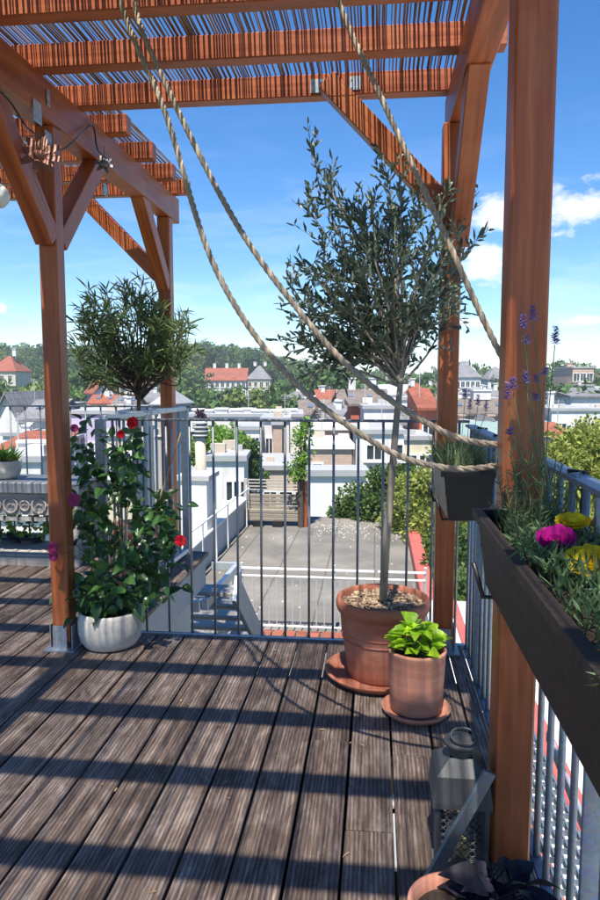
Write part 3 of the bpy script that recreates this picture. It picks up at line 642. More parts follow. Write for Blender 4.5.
br.build('branches', M_BARKD, ol, True); stuff(mbL.build('crown', M_OLEAN, ol))

# ------------------------------------------------------------------ console table by the far railing
yC = 4.62; ct = thing('console_table', 'silvered wooden console table with carved apron and slatted shelf', 'table', (-2.6, yC + .2, 0))
x0, x1 = -3.5, W(79, 485, Y=yC).x
zt = W(30, 482, Y=yC).z; zb = W(30, 494, Y=yC).z; za = W(30, 521, Y=yC).z; zs = W(30, 556, Y=yC).z
beam('top', (x0, yC + .19, (zt + zb) / 2), (x1, yC + .19, (zt + zb) / 2), 0.42, zt - zb, M_SLATE, ct, .01)
ap = MB()
ap.box(((x0 + x1) / 2, yC + .03, (zb + za) / 2 + .02), (x1 - x0 - .08, .025, zb - za - .04))
ap.build('apron', M_OLDWOOD, ct)
car = MB(); k = 0; xx = x0 + .1
while xx < x1 - .1:       # carved rings and lobes on the apron
    c = Vector((xx, yC + .012, (zb + za) / 2 + .01)); rr = .052 if k % 2 == 0 else .034
    car.tube([c + Vector((rr * math.cos(a_ * .5236), 0, rr * math.sin(a_ * .5236))) for a_ in range(13)], .009, 5)
    car.tube([c + Vector((-.02, 0, 0)), c + Vector((0, 0, .012)), c + Vector((.02, 0, 0))], .006, 5)
    car.box((xx, yC + .03, za + .01), (.085, .024, .03)); k += 1; xx += .105
car.build('carving', M_OLDWOOD, ct)
for x in (x0 + .05, x1 - .05):
    for y in (yC + .04, yC + .36): beam('leg', (x, y, 0), (x, y, zb - .001), .06, .06, M_OLDWOOD, ct, .006)
beam('shelf_rail', (x0, yC - .02, zs - .035), (x1, yC - .02, zs - .035), .03, .06, M_OLDWOOD, ct); n = 15
for i in range(n):
    x = x0 + .1 + (x1 - x0 - .2) * i / (n - 1); beam('slat', (x, yC - .0, zs), (x, yC + .42, zs), .095, .022, M_OLDWOOD, ct, .003)
cP = W(5, 483, Y=yC + .14); cP.z = zt
pot('stone_bowl', 'ribbed grey stone bowl on the console table', cP, [(.002, 0), (.07, 0), (.105, .03), (.118, .075), (.114, .105), (.122, .12), (.122, .135), (.110, .135), (.10, .11)], M_STONE, .11, .105, 40)
bp = thing('bowl_plant', 'yellow green strappy plant in the stone bowl', 'plant', cP + Vector((0, 0, .11))); mb = MB()
for i in range(150):
    a = rnd(0, 6.28); p = cP + Vector((rnd(-.06, .06), rnd(-.06, .06), .115)); mb.leaf(p, Vector((math.cos(a) * .7, math.sin(a) * .7, rnd(.5, 1.5))), rvec(), rnd(.08, .16), rnd(.010, .016), rnd(0, .35))
stuff(mb.build('foliage', M_FRESH, bp)); mb = MB()
for i in range(14): a = rnd(0, 6.28); mb.leaf(cP + Vector((.06 * math.cos(a), .06 * math.sin(a), .13)), Vector((math.cos(a), math.sin(a), .6)), rvec(), .05, .02)
mb.build('orange_leaves', M_PEACH, bp)
for k, px in enumerate((12, 32, 70)):       # greenery seen under the console table
    c = W(px, 530, Y=5.0); c.z = 0; tb = thing('low_shrub', 'low green shrub in a dark tub under the console table', 'shrub', c, 'shrubs under the console table'); mb = MB()
    MB().lathe([(.002, .0), (.08, 0), (.10, .12), (.09, .12), (.002, .10)], c, 16).build('tub', M_BLACK, tb, True)
    for i in range(260): v = rvec(); mb.leaf(c + Vector((v.x * .16, v.y * .1, .27 + v.z * .15)), v + Vector((0, 0, .3)), rvec(), rnd(.04, .07), rnd(.02, .03))
    stuff(mb.build('foliage', [M_HEDGE, M_FRESH, M_HEDGE][k], tb))

# ------------------------------------------------------------------ planter boxes on the long railing
def planter(label, y0, y1, ztop, wt=.20, wb=.145, h=.185, xi=.245, mat=M_PLAST):
    t = thing('planter_box', label, 'planter', (xi + wt / 2, (y0 + y1) / 2, ztop - h), 'planter boxes hung inside the railing'); xc = xi + wt / 2
    mb = MB(); e = .02; th = .006
    O = [(xc - wt/2 + .008, y0 + .008), (xc + wt/2 - .008, y0 + .008), (xc + wt/2 - .008, y1 - .008), (xc - wt/2 + .008, y1 - .008)]
    B = [(xc - wb/2, y0 + e), (xc + wb/2, y0 + e), (xc + wb/2, y1 - e), (xc - wb/2, y1 - e)]
    I = [(xc - wt/2 + .014, y0 + .014), (xc + wt/2 - .014, y0 + .014), (xc + wt/2 - .014, y1 - .014), (xc - wt/2 + .014, y1 - .014)]
    vs = [Vector((*p, ztop - .02)) for p in O] + [Vector((*p, ztop - h)) for p in B] + [Vector((*p, ztop - .02)) for p in I] + [Vector((p[0], p[1], ztop - h * .5)) for p in I]
    fs = [(i, 4 + i, 4 + (i + 1) % 4, (i + 1) % 4) for i in range(4)] + [(4, 7, 6, 5)] + [(8 + i, 8 + (i + 1) % 4, 12 + (i + 1) % 4, 12 + i) for i in range(4)] + [(i, (i + 1) % 4, 8 + (i + 1) % 4, 8 + i) for i in range(4)]
    mb.add(vs, fs); mb.build('box', mat, t)
    rim = MB(); yc = (y0 + y1) / 2
    for s in (-1, 1): rim.box((xc + s * (wt/2 - .006), yc, ztop - .011), (.022, y1 - y0 + .004, .020)); rim.box((xc, yc + s * ((y1 - y0)/2 - .008), ztop - .0105), (wt - .035, .020, .0195))
    rim.build('rim', mat, t); MB().box((xc, yc, ztop - .05), (wt - .032, y1 - y0 - .032, .02)).build('soil', M_SOIL, t)
    for y in (y0 + .09, y1 - .09):
        mbk = MB(); mbk.tube([(xi - .012, y, ztop - h * .62), (xi + .012, y, ztop - h - .012), (xi + wt * .5, y, ztop - h - .012), (.455, y, ztop - h - .006), (.475, y, ztop - .06), (.478, y, 1.092), (.44, y, 1.092)], .006, 6); mbk.build('bracket', M_BLACK, t, True)
    return t
planter('long dark brown planter box with bright moss roses in front of near post', .45, 1.745, .985)
planter('shorter black planter box with lavender tuft behind near post', 2.60, 3.20, .965, mat=M_BLACK)

def bush(mb, c, rx, ry, rz, n, L, w, upb=.6):
    for i in range(n):
        v = rvec(); p = c + Vector((v.x * rx, v.y * ry, v.z * rz)) * random.random() ** .45; mb.leaf(p, v + Vector((0, 0, upb)), rvec(), L * rnd(.6, 1.2), w * rnd(.8, 1.2), rnd(-.1, .3))
def spike_head(p, L, parent, mat=M_VIOL, d=Vector((0, 0, 1)), n=34, sub='flower_spike'):
    mb = MB()
    for i in range(n):
        s = i / n; a = i * 2.4; o = Vector((math.cos(a), math.sin(a), .45)); mb.leaf(p + d * (L * s), o, Vector((0, 0, 1)) + rvec() * .3, .0155 * (1.15 - .55 * s), .0085, .1)
    return mb.build(sub, mat, parent)
# far planter: tufts
lv = thing('lavender_plant', 'grey green tufted plant filling the shorter black planter', 'plant', (.33, 2.9, .93)); mb = MB()
for i in range(900):
    p = Vector((rnd(.27, .41), rnd(2.63, 3.16), .92)); mb.leaf(p, Vector((rnd(-.5, .5), rnd(-.5, .5), 1)), rvec(), rnd(.07, .17), rnd(.004, .008), rnd(0, .4), 1)
stuff(mb.build('foliage', M_LAV, lv))
for px, py in ((465, 392), (478, 398), (470, 402), (486, 404)):
    p = W(px, py + 8, d=2.75); mb = MB(); mb.tube([Vector((.34 + rnd(-.03, .03), 2.8, .93)), p], .0014, 4); mb.build('flower_stem', M_STEM, lv); spike_head(p, .045, lv, n=40)
# near planter: lavender at far end
l2 = thing('lavender_plant', 'tall lavender with purple spikes in the long planter', 'plant', (.36, 1.62, .94)); mb = MB()
for i in range(620):
    p = Vector((rnd(.29, .43), rnd(1.48, 1.70), .935)); mb.leaf(p, Vector((rnd(-.28, .28), rnd(-.28, .28), 1)), rvec(), rnd(.04, .10), rnd(.0028, .0050), rnd(0, .4), 1)
for i in range(36):
    a = Vector((rnd(.30, .42), rnd(1.50, 1.69), .935)); b = a + Vector((rnd(-.07, .05), rnd(-.06, .06), rnd(.10, .24))); mb.tube([a, b], .0012, 4, False)
    for k in range(24): mb.leaf(a.lerp(b, rnd(.2, 1)), rvec() + Vector((0, 0, .9)), rvec(), rnd(.018, .032), .003, .1, 1)
stuff(mb.build('foliage', M_LAV, l2))
for px, py, dd, L in ((523, 330, 1.62, .036), (533, 322, 1.60, .038), (527, 345, 1.62, .025), (555, 345, 1.66, .045), (508, 400, 1.60, .04), (526, 385, 1.58, .032), (513, 390, 1.62, .03), (537, 384, 1.62, .02), (545, 376, 1.64, .02), (511, 436, 1.6, .02), (536, 402, 1.6, .02)):
    p = W(px, py, d=dd); q = Vector((.36 + rnd(-.04, .04), 1.60 + rnd(-.05, .05), .94)); mb = MB()
    mb.tube(catmull([q, q.lerp(p, .5) + Vector((rnd(-.01, .01), 0, .01)), p], 5), .0013, 4); mb.build('flower_stem', M_STEM, l2)
    spike_head(p, L, l2, d=((p - q).normalized() * .5 + Vector((0, 0, 1))).normalized(), n=int(L * 900))
# moss roses
mr = thing('moss_rose_plant', 'trailing moss rose with magenta and yellow flowers', 'plant', (.36, 1.15, .94)); mb = MB()
for i in range(1500):
    y = rnd(.62, 1.50); c = Vector((rnd(.275, .44), y, .945)); d = Vector((rnd(-.6, .7), rnd(-.8, .5), rnd(.3, 1.0)))
    p = c + Vector((0, 0, rnd(0, .055))); mb.leaf(p, d, rvec(), rnd(.02, .045), rnd(.004, .0075), rnd(0, .3), 1)
for i in range(60):
    a = Vector((rnd(.28, .43), rnd(.7, 1.45), .945)); b = a + Vector((rnd(-.035, .04), rnd(-.08, .06), rnd(.01, .07))); mb.tube([a, b], .0018, 4, False)
    for k in range(10): v = rvec(); mb.leaf(b, v + (b - a).normalized() * .6, rvec(), rnd(.02, .04), rnd(.004, .0075), .1, 1)
stuff(mb.build('foliage', M_PORT, mr))
def rose(px, py, d, r, mat, tilt):
    p = W(px, py, d=d); up = Vector(tilt).normalized(); fr = frame(up); f_ = MB()
    for ring, (nn, rr, lift) in enumerate(((6, 1.0, .45), (6, .8, .8), (4, .5, 1.3))):
        for k in range(nn):
            a = 2 * math.pi * (k + ring * .5) / nn; dr = fr @ Vector((lift, math.cos(a), math.sin(a))); f_.petal(p, dr, fr @ Vector((1, -math.cos(a) * .4, -math.sin(a) * .4)), r * rr * rnd(.9, 1.08), r * rr * .95, rnd(.2, .5), rnd(.03, .08), rnd(0, 6))
    o = f_.build('flower', mat, mr, True); MB().lathe([(.001, .006), (.004, .005), (.005, 0)], p + up * .004, 8).build('flower_centre', M_YEL, o)
    MB().tube([p - Vector((0, 0, .0)), p + Vector((.005, .01, -.045))], .002, 5).build('flower_stalk', M_STEM, mr)
rose(555, 545, 1.30, .042, M_MAG, (-.1, -.45, 1)); rose(572, 527, 1.38, .039, M_YEL, (-.1, -.3, 1)); rose(562, 532, 1.36, .016, M_PEACH, (-.5, -.6, 1)); rose(590, 568, 1.17, .042, M_YEL, (-.3, -.5, 1)); rose(597, 527, 1.4, .018, M_PEACH, (0, -.3, 1)); rose(590, 547, 1.3, .012, M_PINK, (0, -.3, 1)); rose(566, 556, 1.26, .010, M_PEACH, (-.3, -.3, 1))

# ------------------------------------------------------------------ lantern, dark plant
cL = Vector((.235, 1.83, 0)); S = .064
ln = thing('lantern', 'grey pierced metal lantern with ring top beside near post', 'lantern', cL)
mb = MB(); mb.box(cL + Vector((0, 0, .012)), (2*S+.016, 2*S+.016, .022)); mb.build('base', M_TIN, ln)
M_ZINC = m_plain('aged_zinc', (0.075, 0.078, 0.080), 0.6, 0.3, 10, 0.3)
for sx_ in (-1, 1):
    for sy_ in (-1, 1): beam('corner_post', cL + Vector((sx_*S, sy_*S, .023)), cL + Vector((sx_*S, sy_*S, .190)), .012, .012, M_ZINC, ln, .001)
def lattice(ax, sg):
    mb = MB(); z0, z1 = .03, .188; n = 6; st_ = 2 * (S - .006) / n; rows = int((z1 - z0) / st_)
    for i in range(n):
        for j in range(rows):
            c = (-S + .006 + (i + .5) * st_, z0 + (j + .5) * st_); P = []
            for a in range(9):
                u, v = c[0] + st_ * .46 * math.cos(a * .785), c[1] + st_ * .46 * math.sin(a * .785)
                P.append(cL + (Vector((u, sg * S, v)) if ax == 'y' else Vector((sg * S, u, v))))
            mb.tube(P, .0016, 4, False)
    mb.build('pierced_panel', M_ZINC, ln)
for ax in 'xy':
    for sg in (-1, 1): lattice(ax, sg)
mb = MB()
for r0, z0, r1, z1 in ((S * 1.20, .186, S * 1.20, .200), (S * 1.20, .200, S * 1.06, .268), (S * 1.06, .268, .030, .302)):
    a = [cL + Vector((sx_ * r0, sy_ * r0, z0)) for sx_, sy_ in ((-1,-1),(1,-1),(1,1),(-1,1))]; b = [cL + Vector((sx_ * r1, sy_ * r1, z1)) for sx_, sy_ in ((-1,-1),(1,-1),(1,1),(-1,1))]
    mb.add(a + b, [(i, (i+1) % 4, 4 + (i+1) % 4, 4 + i) for i in range(4)])
mb.build('roof', M_ZINC, ln)
MB().lathe([(.032, .30), (.032, .328), (.047, .331), (.042, .340), (.018, .350), (.002, .353)], cL, 20).build('chimney_cap', M_ZINC, ln, True)
rg = cL + Vector((.006, -.01, .360)); MB().tube([rg + Vector((.034 * math.cos(a * .3927), .024 * math.sin(a * .3927) - .01, .010 * math.sin(a * .3927))) for a in range(17)], .0032, 6).build('ring', M_ZINC, ln, True)
MB().lathe([(.002, .024), (.032, .024), (.032, .09), (.002, .092)], cL, 16).build('candle', m_plain('wax', (.60, .50, .26), .5, .1, 10), ln, True)
cD = W(455, 915, Z=.13); cD.z = 0
pot('terracotta_pot', 'terracotta pot of near black leaves in front of the lantern', cD, [(.002, 0), (.075, 0), (.09, .10), (.098, .125), (.104, .13), (.104, .155), (.093, .155), (.088, .12)], M_TERRAL, .125, .089)
dk = thing('dark_leaved_plant', 'near black leafy plant spilling from its pot beside near post', 'plant', cD + Vector((0, 0, .12)))
DM = [leaf_mesh('dark_leaf_blade', .085, .062, M_PURP, True, c) for c in (.1, .3)]; mb = MB()
for i in range(70):
    a = rnd(0, 6.28); r = rnd(.0, .11); p = cD + Vector((.115 + r * .8 * math.cos(a), .02 + r * .8 * math.sin(a), .13 + rnd(0, .07)))
    mb.tube([cD + Vector((.02, .01, .12)), p], .0018, 4, False); put_leaf(random.choice(DM), p, Vector((math.cos(a), math.sin(a) - .4, rnd(-.4, .5))), dk, sc=rnd(.5, 1), roll=rnd(-.7, .7))
mb.build('stems', M_PURP, dk)

# ================================================================== surroundings
ground = structure(MB().add([Vector(p) for p in ((-1500, -400, -16), (1500, -400, -16), (1500, 1400, -16), (-1500, 1400, -16))], [(0, 1, 2, 3)]).build('ground', M_GRASS))
def sm(x, a, b): t = max(0, min(1, (x - a) / (b - a))); return t * t * (3 - 2 * t)
def hill_z(x, y):
    ang = math.degrees(math.atan2(x, y)) + 6.2            # from the view axis
    A = 7.0 + 14.5 * (1 - sm(ang, -8, 9)) + 4.0 * sm(ang, 12, 24)
    return -16 + sm(y, 100, 330) * A + 0.8 * math.sin(x * .03) * math.sin(y * .021) * sm(y, 100, 200)
mb = MB(); NX, NY = 60, 34
for j in range(NY + 1):
    y = 95 + (j / NY) ** 1.5 * 900
    for i in range(NX + 1): x = (-1.0 + 2.0 * i / NX) * (y * 1.1 + 60); mb.v.append(Vector((x, y, hill_z(x, y) - (.15 if j == 0 else 0))))
mb.f = [(j*(NX+1)+i, j*(NX+1)+i+1, (j+1)*(NX+1)+i+1, (j+1)*(NX+1)+i) for j in range(NY) for i in range(NX)]
structure(mb.build('hill', M_GRASS, None, True))

# --- lower roof terrace
ZL = -2.66
lr = structure(MB().box((-1.33, 12.6, ZL - .15), (4.5, 14.9, .3)).build('lower_roof', M_BITU))
grv = MB()
for i in range(240):
    p = Vector((rnd(-1.6, .7), 18.3 + random.gauss(0, .55), ZL)); s = rnd(.012, .034); grv.box(p + Vector((0, 0, s * .3)), (s, s * .8, s * .6), Euler((0, 0, rnd(0, 3))).to_matrix())
for i in range(40):
    p = Vector((rnd(-3.4, .7), rnd(10.8, 19.5), ZL)); s = rnd(.015, .04); grv.box(p + Vector((0, 0, s * .3)), (s, s * .8, s * .6), Euler((0, 0, rnd(0, 3))).to_matrix())
tag(stuff(grv.build('gravel', M_GRAVEL)), 'pale gravel scattered over the lower flat roof', 'gravel')
t = thing('roof_edge_strip', 'red sheet metal edge along the lower flat roof', 'roof edge', (.95, 13, ZL))
beam('coping', (.95, 9.5, ZL + .12), (.95, 18.8, ZL + .12), .28, .30, M_REDM, t, .02)
tile = MB(); x = -3.0
while x < .75: tile.box((x, 10.45, ZL + .03), (.16, .30, .05)); x += .19
t = thing('tile_row', 'row of red tiles below the pale lower railing', 'tiles', (-1, 10.4, ZL))
me_t = cbox_mesh(.165, .30, .05, .01); x = -3.0
while x < .75: mk('tile', me_t if not me_t.materials else me_t, M_TRED, t, Matrix.Translation((x, 10.42, ZL + .028))); x += .19
# pale lower railing with two top rails
t = thing('railing', 'pale railing with doubled top bars on the lower roof', 'railing', (-.6, 10.6, ZL), 'railings on the lower roof')
xa, xb, yl = -2.08, .78, 10.62
for px_s, px_e in ((xa, .0), (.05, xb)):
    beam('top_rail', (px_s, yl, ZL + 1.02), (px_e, yl, ZL + 1.02), .035, .03, M_FRAMEW, t, .003)
beam('middle_rail', (xa, yl, ZL + .90), (xb, yl, ZL + .90), .03, .025, M_FRAMEW, t, .003); beam('bottom_rail', (xa, yl, ZL + .10), (xb, yl, ZL + .10), .03, .025, M_FRAMEW, t, .003)
mebar = MB().box((0, 0, 0), (.016, .016, .80)).mesh('bar'); x = xa + .06
while x < xb: mk('bar', mebar, M_GALVL, t, Matrix.Translation((x, yl, ZL + .5))); x += .125
for x in (xa, -.62, xb): beam('rail_post', (x, yl + .02, ZL), (x, yl + .02, ZL + 1.1), .045, .045, M_GALVL, t, .003)
# steel stair landing below the gate
t = thing('steel_stair', 'galvanised steel stair landing descending below the gate', 'stair', (-1.3, 6.5, ZL))
A = [W(172, 606, d=5.6), W(200, 606, d=5.6), W(236, 568, d=7.6), W(212, 567, d=7.9)]
beam('handrail', A[0], A[1], .05, .09, M_GALVL, t, .004); beam('handrail', A[1] + Vector((0.03, .03, 0)), A[2], .05, .09, M_GALVL, t, .004); beam('handrail', A[2] + Vector((0, .06, 0)), A[3] + Vector((0, .06, 0)), .05, .09, M_GALVL, t, .004)
for px, d in ((222, 7.0), (237, 7.65)):
    p = W(px, 570 if px > 230 else 585, d=d); beam('stair_post', (p.x, p.y, ZL), p, .09, .09, M_RAILB, t, .004)
st0 = W(160, 640, d=5.4); st1 = W(205, 600, d=8.2)
for k in range(9):
    q = Vector((-1.55, 5.6 + .28 * k, -.45 - .2 * k)); beam('tread', q - Vector((.42, 0, 0)), q + Vector((.42, 0, 0)), .24, .03, M_OLDWOOD, t, .003)
for x in (-2.0, -1.1): beam('stringer', (x, 5.35, -.35), (x, 8.3, -2.55), .04, .22, M_RAILB, t, .004)
# left parapet of the lower roof: white wall with thin rail
t = thing('parapet_wall', 'white rendered parapet wall along the lower roof', 'wall', (-3.7, 14, ZL - .2))
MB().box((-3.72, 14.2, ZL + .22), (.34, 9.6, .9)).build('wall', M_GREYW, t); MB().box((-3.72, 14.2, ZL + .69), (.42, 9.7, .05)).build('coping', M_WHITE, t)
t = thing('handrail', 'thin pale handrail beside the white parapet wall', 'railing', (-3.4, 14, ZL), 'railings on the lower roof')
beam('top_rail', (-3.45, 9.6, ZL + 1.15), (-3.45, 18.8, ZL + 1.0), .03, .03, M_FRAMEW, t, .003)
for k in range(8): y = 10.0 + 1.2 * k; beam('rail_post', (-3.45, y, ZL), (-3.45, y, ZL + 1.14), .03, .03, M_FRAMEW, t, .003)
t = thing('chimney_block', 'bulky white rendered chimney block at the parapet', 'chimney', (-4.9, 15, -4))
p = W(198, 500, d=15.5); MB().box((p.x, p.y, p.z - .45), (.62, .9, 1.9)).build('stack', M_WHITE, t); MB().box((p.x, p.y, p.z + .55), (.74, 1.0, .1)).build('cap', M_GREYW, t)
t = thing('flue_pipe', 'pale flue pipe with ribbed cowl above the parapet', 'chimney', W(201, 470, d=17))
a, b = W(202, 475, d=17), W(200, 438, d=17); MB().tube([a - Vector((0, 0, 1.2)), b], .13, 14).build('pipe', M_BEIGE, t, True)
for k in range(4): MB().lathe([(.10, 0), (.19, .02), (.19, .05), (.10, .08)], b + Vector((0, 0, .03 + .10 * k)), 16).build('cowl_ring', M_GREYW, t, True)
# wicker stand with crate and small tree at the far end
t = thing('wicker_bench', 'weathered wicker bench with orange wooden post on the lower roof', 'bench', (-2.6, 18.6, ZL))
yb = 18.6; xl_, xr_ = W(246, 500, Y=yb).x, W(303, 500, Y=yb).x
for z0, z1, dy in ((.18, .36, 0), (.46, .86, .25)):
    for k in range(3 if z1 < .4 else 4): zz = ZL + z0 + .11 * k; beam('slat', (xl_, yb + dy, zz), (xr_, yb + dy, zz), .04, .095, M_WICK, t, .01)
MB().box(((xl_ + xr_) / 2, yb + .25, ZL + .40), (xr_ - xl_, .5, .05)).build('seat', M_WICK, t)
beam('post', (xr_ + .06, yb, ZL), (xr_ + .06, yb, ZL + 1.25), .12, .12, M_PINE, t); beam('post', (xl_ - .06, yb + .3, ZL), (xl_ - .06, yb + .3, ZL + 1.25), .1, .1, M_OLDWOOD, t)
for k in range(4): zz = ZL + .95 + .09 * k; beam('rail', (xl_, yb + .3, zz), (xr_, yb + .3, zz), .03, .035, M_OLDWOOD, t)
for x in (xl_ + .35, (xl_ + xr_) / 2 + .1): MB().box((x, yb - .05, ZL + .08), (.28, .24, .15)).build('foot_block', M_BLACK, t)

# --- trees
def crown_mesh(name, mat, rx, rz, clumps, per, fs, seed, cr=.32, holes=.12):
    rs = random.getstate(); random.seed(seed); mb = MB()
    for c in range(clumps):
        v = rvec(); v.z = v.z * .9 + .1; rad = rnd(.55, 1.0) if c > clumps * .25 else rnd(.1, .6)
        lump = 1 + .22 * math.sin(v.x * 5 + seed) * math.sin(v.y * 4 + v.z * 5)
        cc_ = Vector((v.x * rx * rad * lump, v.y * rx * rad * lump, v.z * rz * rad * lump)); R_ = rx * cr * rnd(.6, 1.15)
        for k in range(per):
            q = rvec(); p = cc_ + Vector((q.x, q.y, q.z * .75)) * R_ * random.random() ** .4; nn = (q + rvec() * .55).normalized(); u = nn.orthogonal().normalized(); u = Matrix.Rotation(rnd(0, 6.28), 3, nn) @ u; w = nn.cross(u); s = fs * rnd(.5, 1.25)
            mb.add([p - u * s, p - w * s * .55, p + u * s, p + w * s * .55], [(0, 1, 2, 3)])
    random.setstate(rs); me = mb.mesh(name); me.materials.append(mat); return me
def trunk_mesh(h, r, spread, mat):
    mb = MB(); mb.tube([(0, 0, 0), (r * .3, 0, h * .5), (0, r * .4, h)], [r, r * .75, r * .5], 8)
    for k in range(6): a = k * 1.05; mb.tube([(0, 0, h * (.6 + .06 * k)), (spread * .4 * math.cos(a), spread * .4 * math.sin(a), h * 1.15), (spread * .75 * math.cos(a), spread * .75 * math.sin(a), h * 1.5)], [r * .4, r * .25, r * .08], 5, False)
    me = mb.mesh('trunk', True); me.materials.append(mat); return me
TKM = trunk_mesh(4.5, .28, 3.2, M_BARKD)
def far_tree(name, me, base, s, label, group, rz=0, sz=1.0):
    t = thing(name, label, 'tree', Matrix.Translation(base) @ Matrix.Rotation(rz, 4, 'Z') @ Matrix.Diagonal((s, s, s * sz, 1)), group)
    mk('trunk', TKM, None, t, None, True); mk('crown', me, None, t, Matrix.Translation((0, 0, 8.0)), True); return t
CRF = [crown_mesh('far_crown', M_FAR[i % 3], 4.6, 5.2, 46, 34, .42, 11 + i) for i in range(6)]
PXY = lambda v: (300 + FPX * (v - Vector((0, 0, EYE))).dot(RT) / (v - Vector((0, 0, EYE))).dot(FW))
KEEP = []     # (px0, px1, depth of building): trees do not stand on a house or hide it wholly
def clear(p):
    px, d = PXY(p), (p - Vector((0, 0, EYE))).dot(FW)
    return not any(a - 2 < px < b + 2 and dmin < d < dmax for a, b, dmin, dmax in KEEP)

# --- buildings
WIN = {}
def window_meshes(w, h, fm, gm):
    key = (round(w, 2), round(h, 2), fm.name, gm.name)
    if key not in WIN:
        f_ = MB(); fw = min(.09, w * .14)
        for s in (-1, 1): f_.box((s * (w/2 - fw/2), 0, 0), (fw, .14, h)); f_.box((0, 0, s * (h/2 - fw/2)), (w - 2*fw, .14, fw))
        f_.box((0, -.01, 0), (fw * .7, .08, h - 2*fw)); f_.box((0, -.06, -h/2 - .04), (w + .2, .22, .07)); a = f_.mesh('window'); a.materials.append(fm)
        g_ = MB().box((0, .03, 0), (w - 2*fw, .04, h - 2*fw)).mesh('pane'); g_.materials.append(gm); WIN[key] = (a, g_)
    return WIN[key]
def house(label, px0, px1, ytop, d, zb=None, depth=9, wall=None, roof='flat', rmat=None, rh=2.0, win=(), chim=(), yaw=0.0, cat='building', glass=None, ybot=None, group=None, name='house'):
    a, b = W(px0, ytop, d=d), W(px1, ytop, d=d); w = (b - a).length; c = (a + b) / 2; zt = c.z
    zb = zb if zb is not None else (W((px0 + px1) / 2, ybot, d=d).z if ybot else -16.5)
    h = zt - zb; fwd = Vector((FW.x, FW.y, 0)).normalized(); ang = math.atan2(fwd.y, fwd.x) - math.pi / 2 + yaw
    o = Vector((c.x, c.y, zb)) + fwd * (depth / 2)
    t = thing(name, label, cat, Matrix.Translation(o) @ Matrix.Rotation(ang, 4, 'Z'), group)
    X, Yd = w / 2, depth / 2; L = dict(parent=t, local=True)
    MB().box((0, 0, h / 2), (w, depth, h)).build('wall', wall, **L)
    ov = .35
    if roof == 'flat':
        MB().box((0, 0, h + .12), (w + .25, depth + .25, .24)).build('roof', rmat or M_TPALE, **L)
    elif roof == 'gable':      # ridge along the facade
        mb = MB(); y, z = Yd + ov, h - ov * rh / Yd; 
        mb.add([Vector(p) for p in ((-X-ov, -y, z), (X+ov, -y, z), (X+ov, 0, h + rh), (-X-ov, 0, h + rh), (-X-ov, y, z), (X+ov, y, z), (-X-ov, -y, z-.2), (X+ov, -y, z-.2), (X+ov, 0, h+rh-.2), (-X-ov, 0, h+rh-.2), (-X-ov, y, z-.2), (X+ov, y, z-.2))],
               [(0,1,2,3), (3,2,5,4), (6,9,8,7), (9,10,11,8), (0,6,7,1), (4,5,11,10), (0,3,9,6), (3,4,10,9), (1,7,8,2), (2,8,11,5)]); mb.build('roof', rmat, **L)
        [MB().add([Vector(p) for p in ((q * X, -Yd, h), (q * X, Yd, h), (q * X, 0, h+rh-.2))], [(0,1,2)]).build('gable', wall, **L) for q in (-1, 1)]
    elif roof == 'front':      # gable end faces us
        mb = MB(); x, z = X + ov, h - ov * rh / X
        mb.add([Vector(p) for p in ((-x, -Yd-ov, z), (0, -Yd-ov, h+rh), (0, Yd+ov, h+rh), (-x, Yd+ov, z), (x, -Yd-ov, z), (x, Yd+ov, z), (-x, -Yd-ov, z-.2), (0, -Yd-ov, h+rh-.2), (0, Yd+ov, h+rh-.2), (-x, Yd+ov, z-.2), (x, -Yd-ov, z-.2), (x, Yd+ov, z-.2))],
               [(0,1,2,3), (1,4,5,2), (6,9,8,7), (7,8,11,10), (0,6,7,1), (1,7,10,4), (0,3,9,6), (4,10,11,5)]); mb.build('roof', rmat, **L)
        [MB().add([Vector(p) for p in ((-X, q * Yd, h), (X, q * Yd, h), (0, q * Yd, h+rh-.2))], [(0,1,2)]).build('gable', wall, **L) for q in (-1, 1)]
    elif roof == 'hip':
        mb = MB(); y, x = Yd + ov, X + ov; rx = max(.3, x - y * .9)
        mb.add([Vector(p) for p in ((-x, -y, h), (x, -y, h), (x, y, h), (-x, y, h), (-rx, 0, h+rh), (rx, 0, h+rh), (-x, -y, h-.15), (x, -y, h-.15), (x, y, h-.15), (-x, y, h-.15))], [(0,1,5,4), (1,2,5), (2,3,4,5), (3,0,4), (6,9,8,7), (0,6,7,1), (1,7,8,2), (2,8,9,3), (3,9,6,0)]); mb.build('roof', rmat, **L)
    elif roof == 'shed':       # slopes up away from us
        mb = MB(); mb.add([Vector(p) for p in ((-X-.2, -Yd-.3, h+.02), (X+.2, -Yd-.3, h+.02), (X+.2, Yd, h+rh), (-X-.2, Yd, h+rh), (-X-.2, -Yd-.3, h-.15), (X+.2, -Yd-.3, h-.15), (X+.2, Yd, h-.15), (-X-.2, Yd, h-.15))], [(0,1,2,3), (0,4,5,1), (1,5,6,2), (2,6,7,3), (3,7,4,0), (4,7,6,5)]); mb.build('roof', rmat, **L)
    for (fx, fy, cw, chh) in chim:   # fraction along, fraction back
        zc = h + (rh * (1 - abs(fy - .5) * 2) if roof in ('gable', 'hip') else 0) - .1
        mb = MB(); mb.box((-X + fx * w, -Yd + fy * depth, zc + chh / 2), (cw, cw * .8, chh)); mb.box((-X + fx * w, -Yd + fy * depth, zc + chh + .06), (cw + .16, cw * .8 + .16, .12)); mb.build('chimney', M_WHITE if wall is not M_BRICK else M_BRICK, **L)
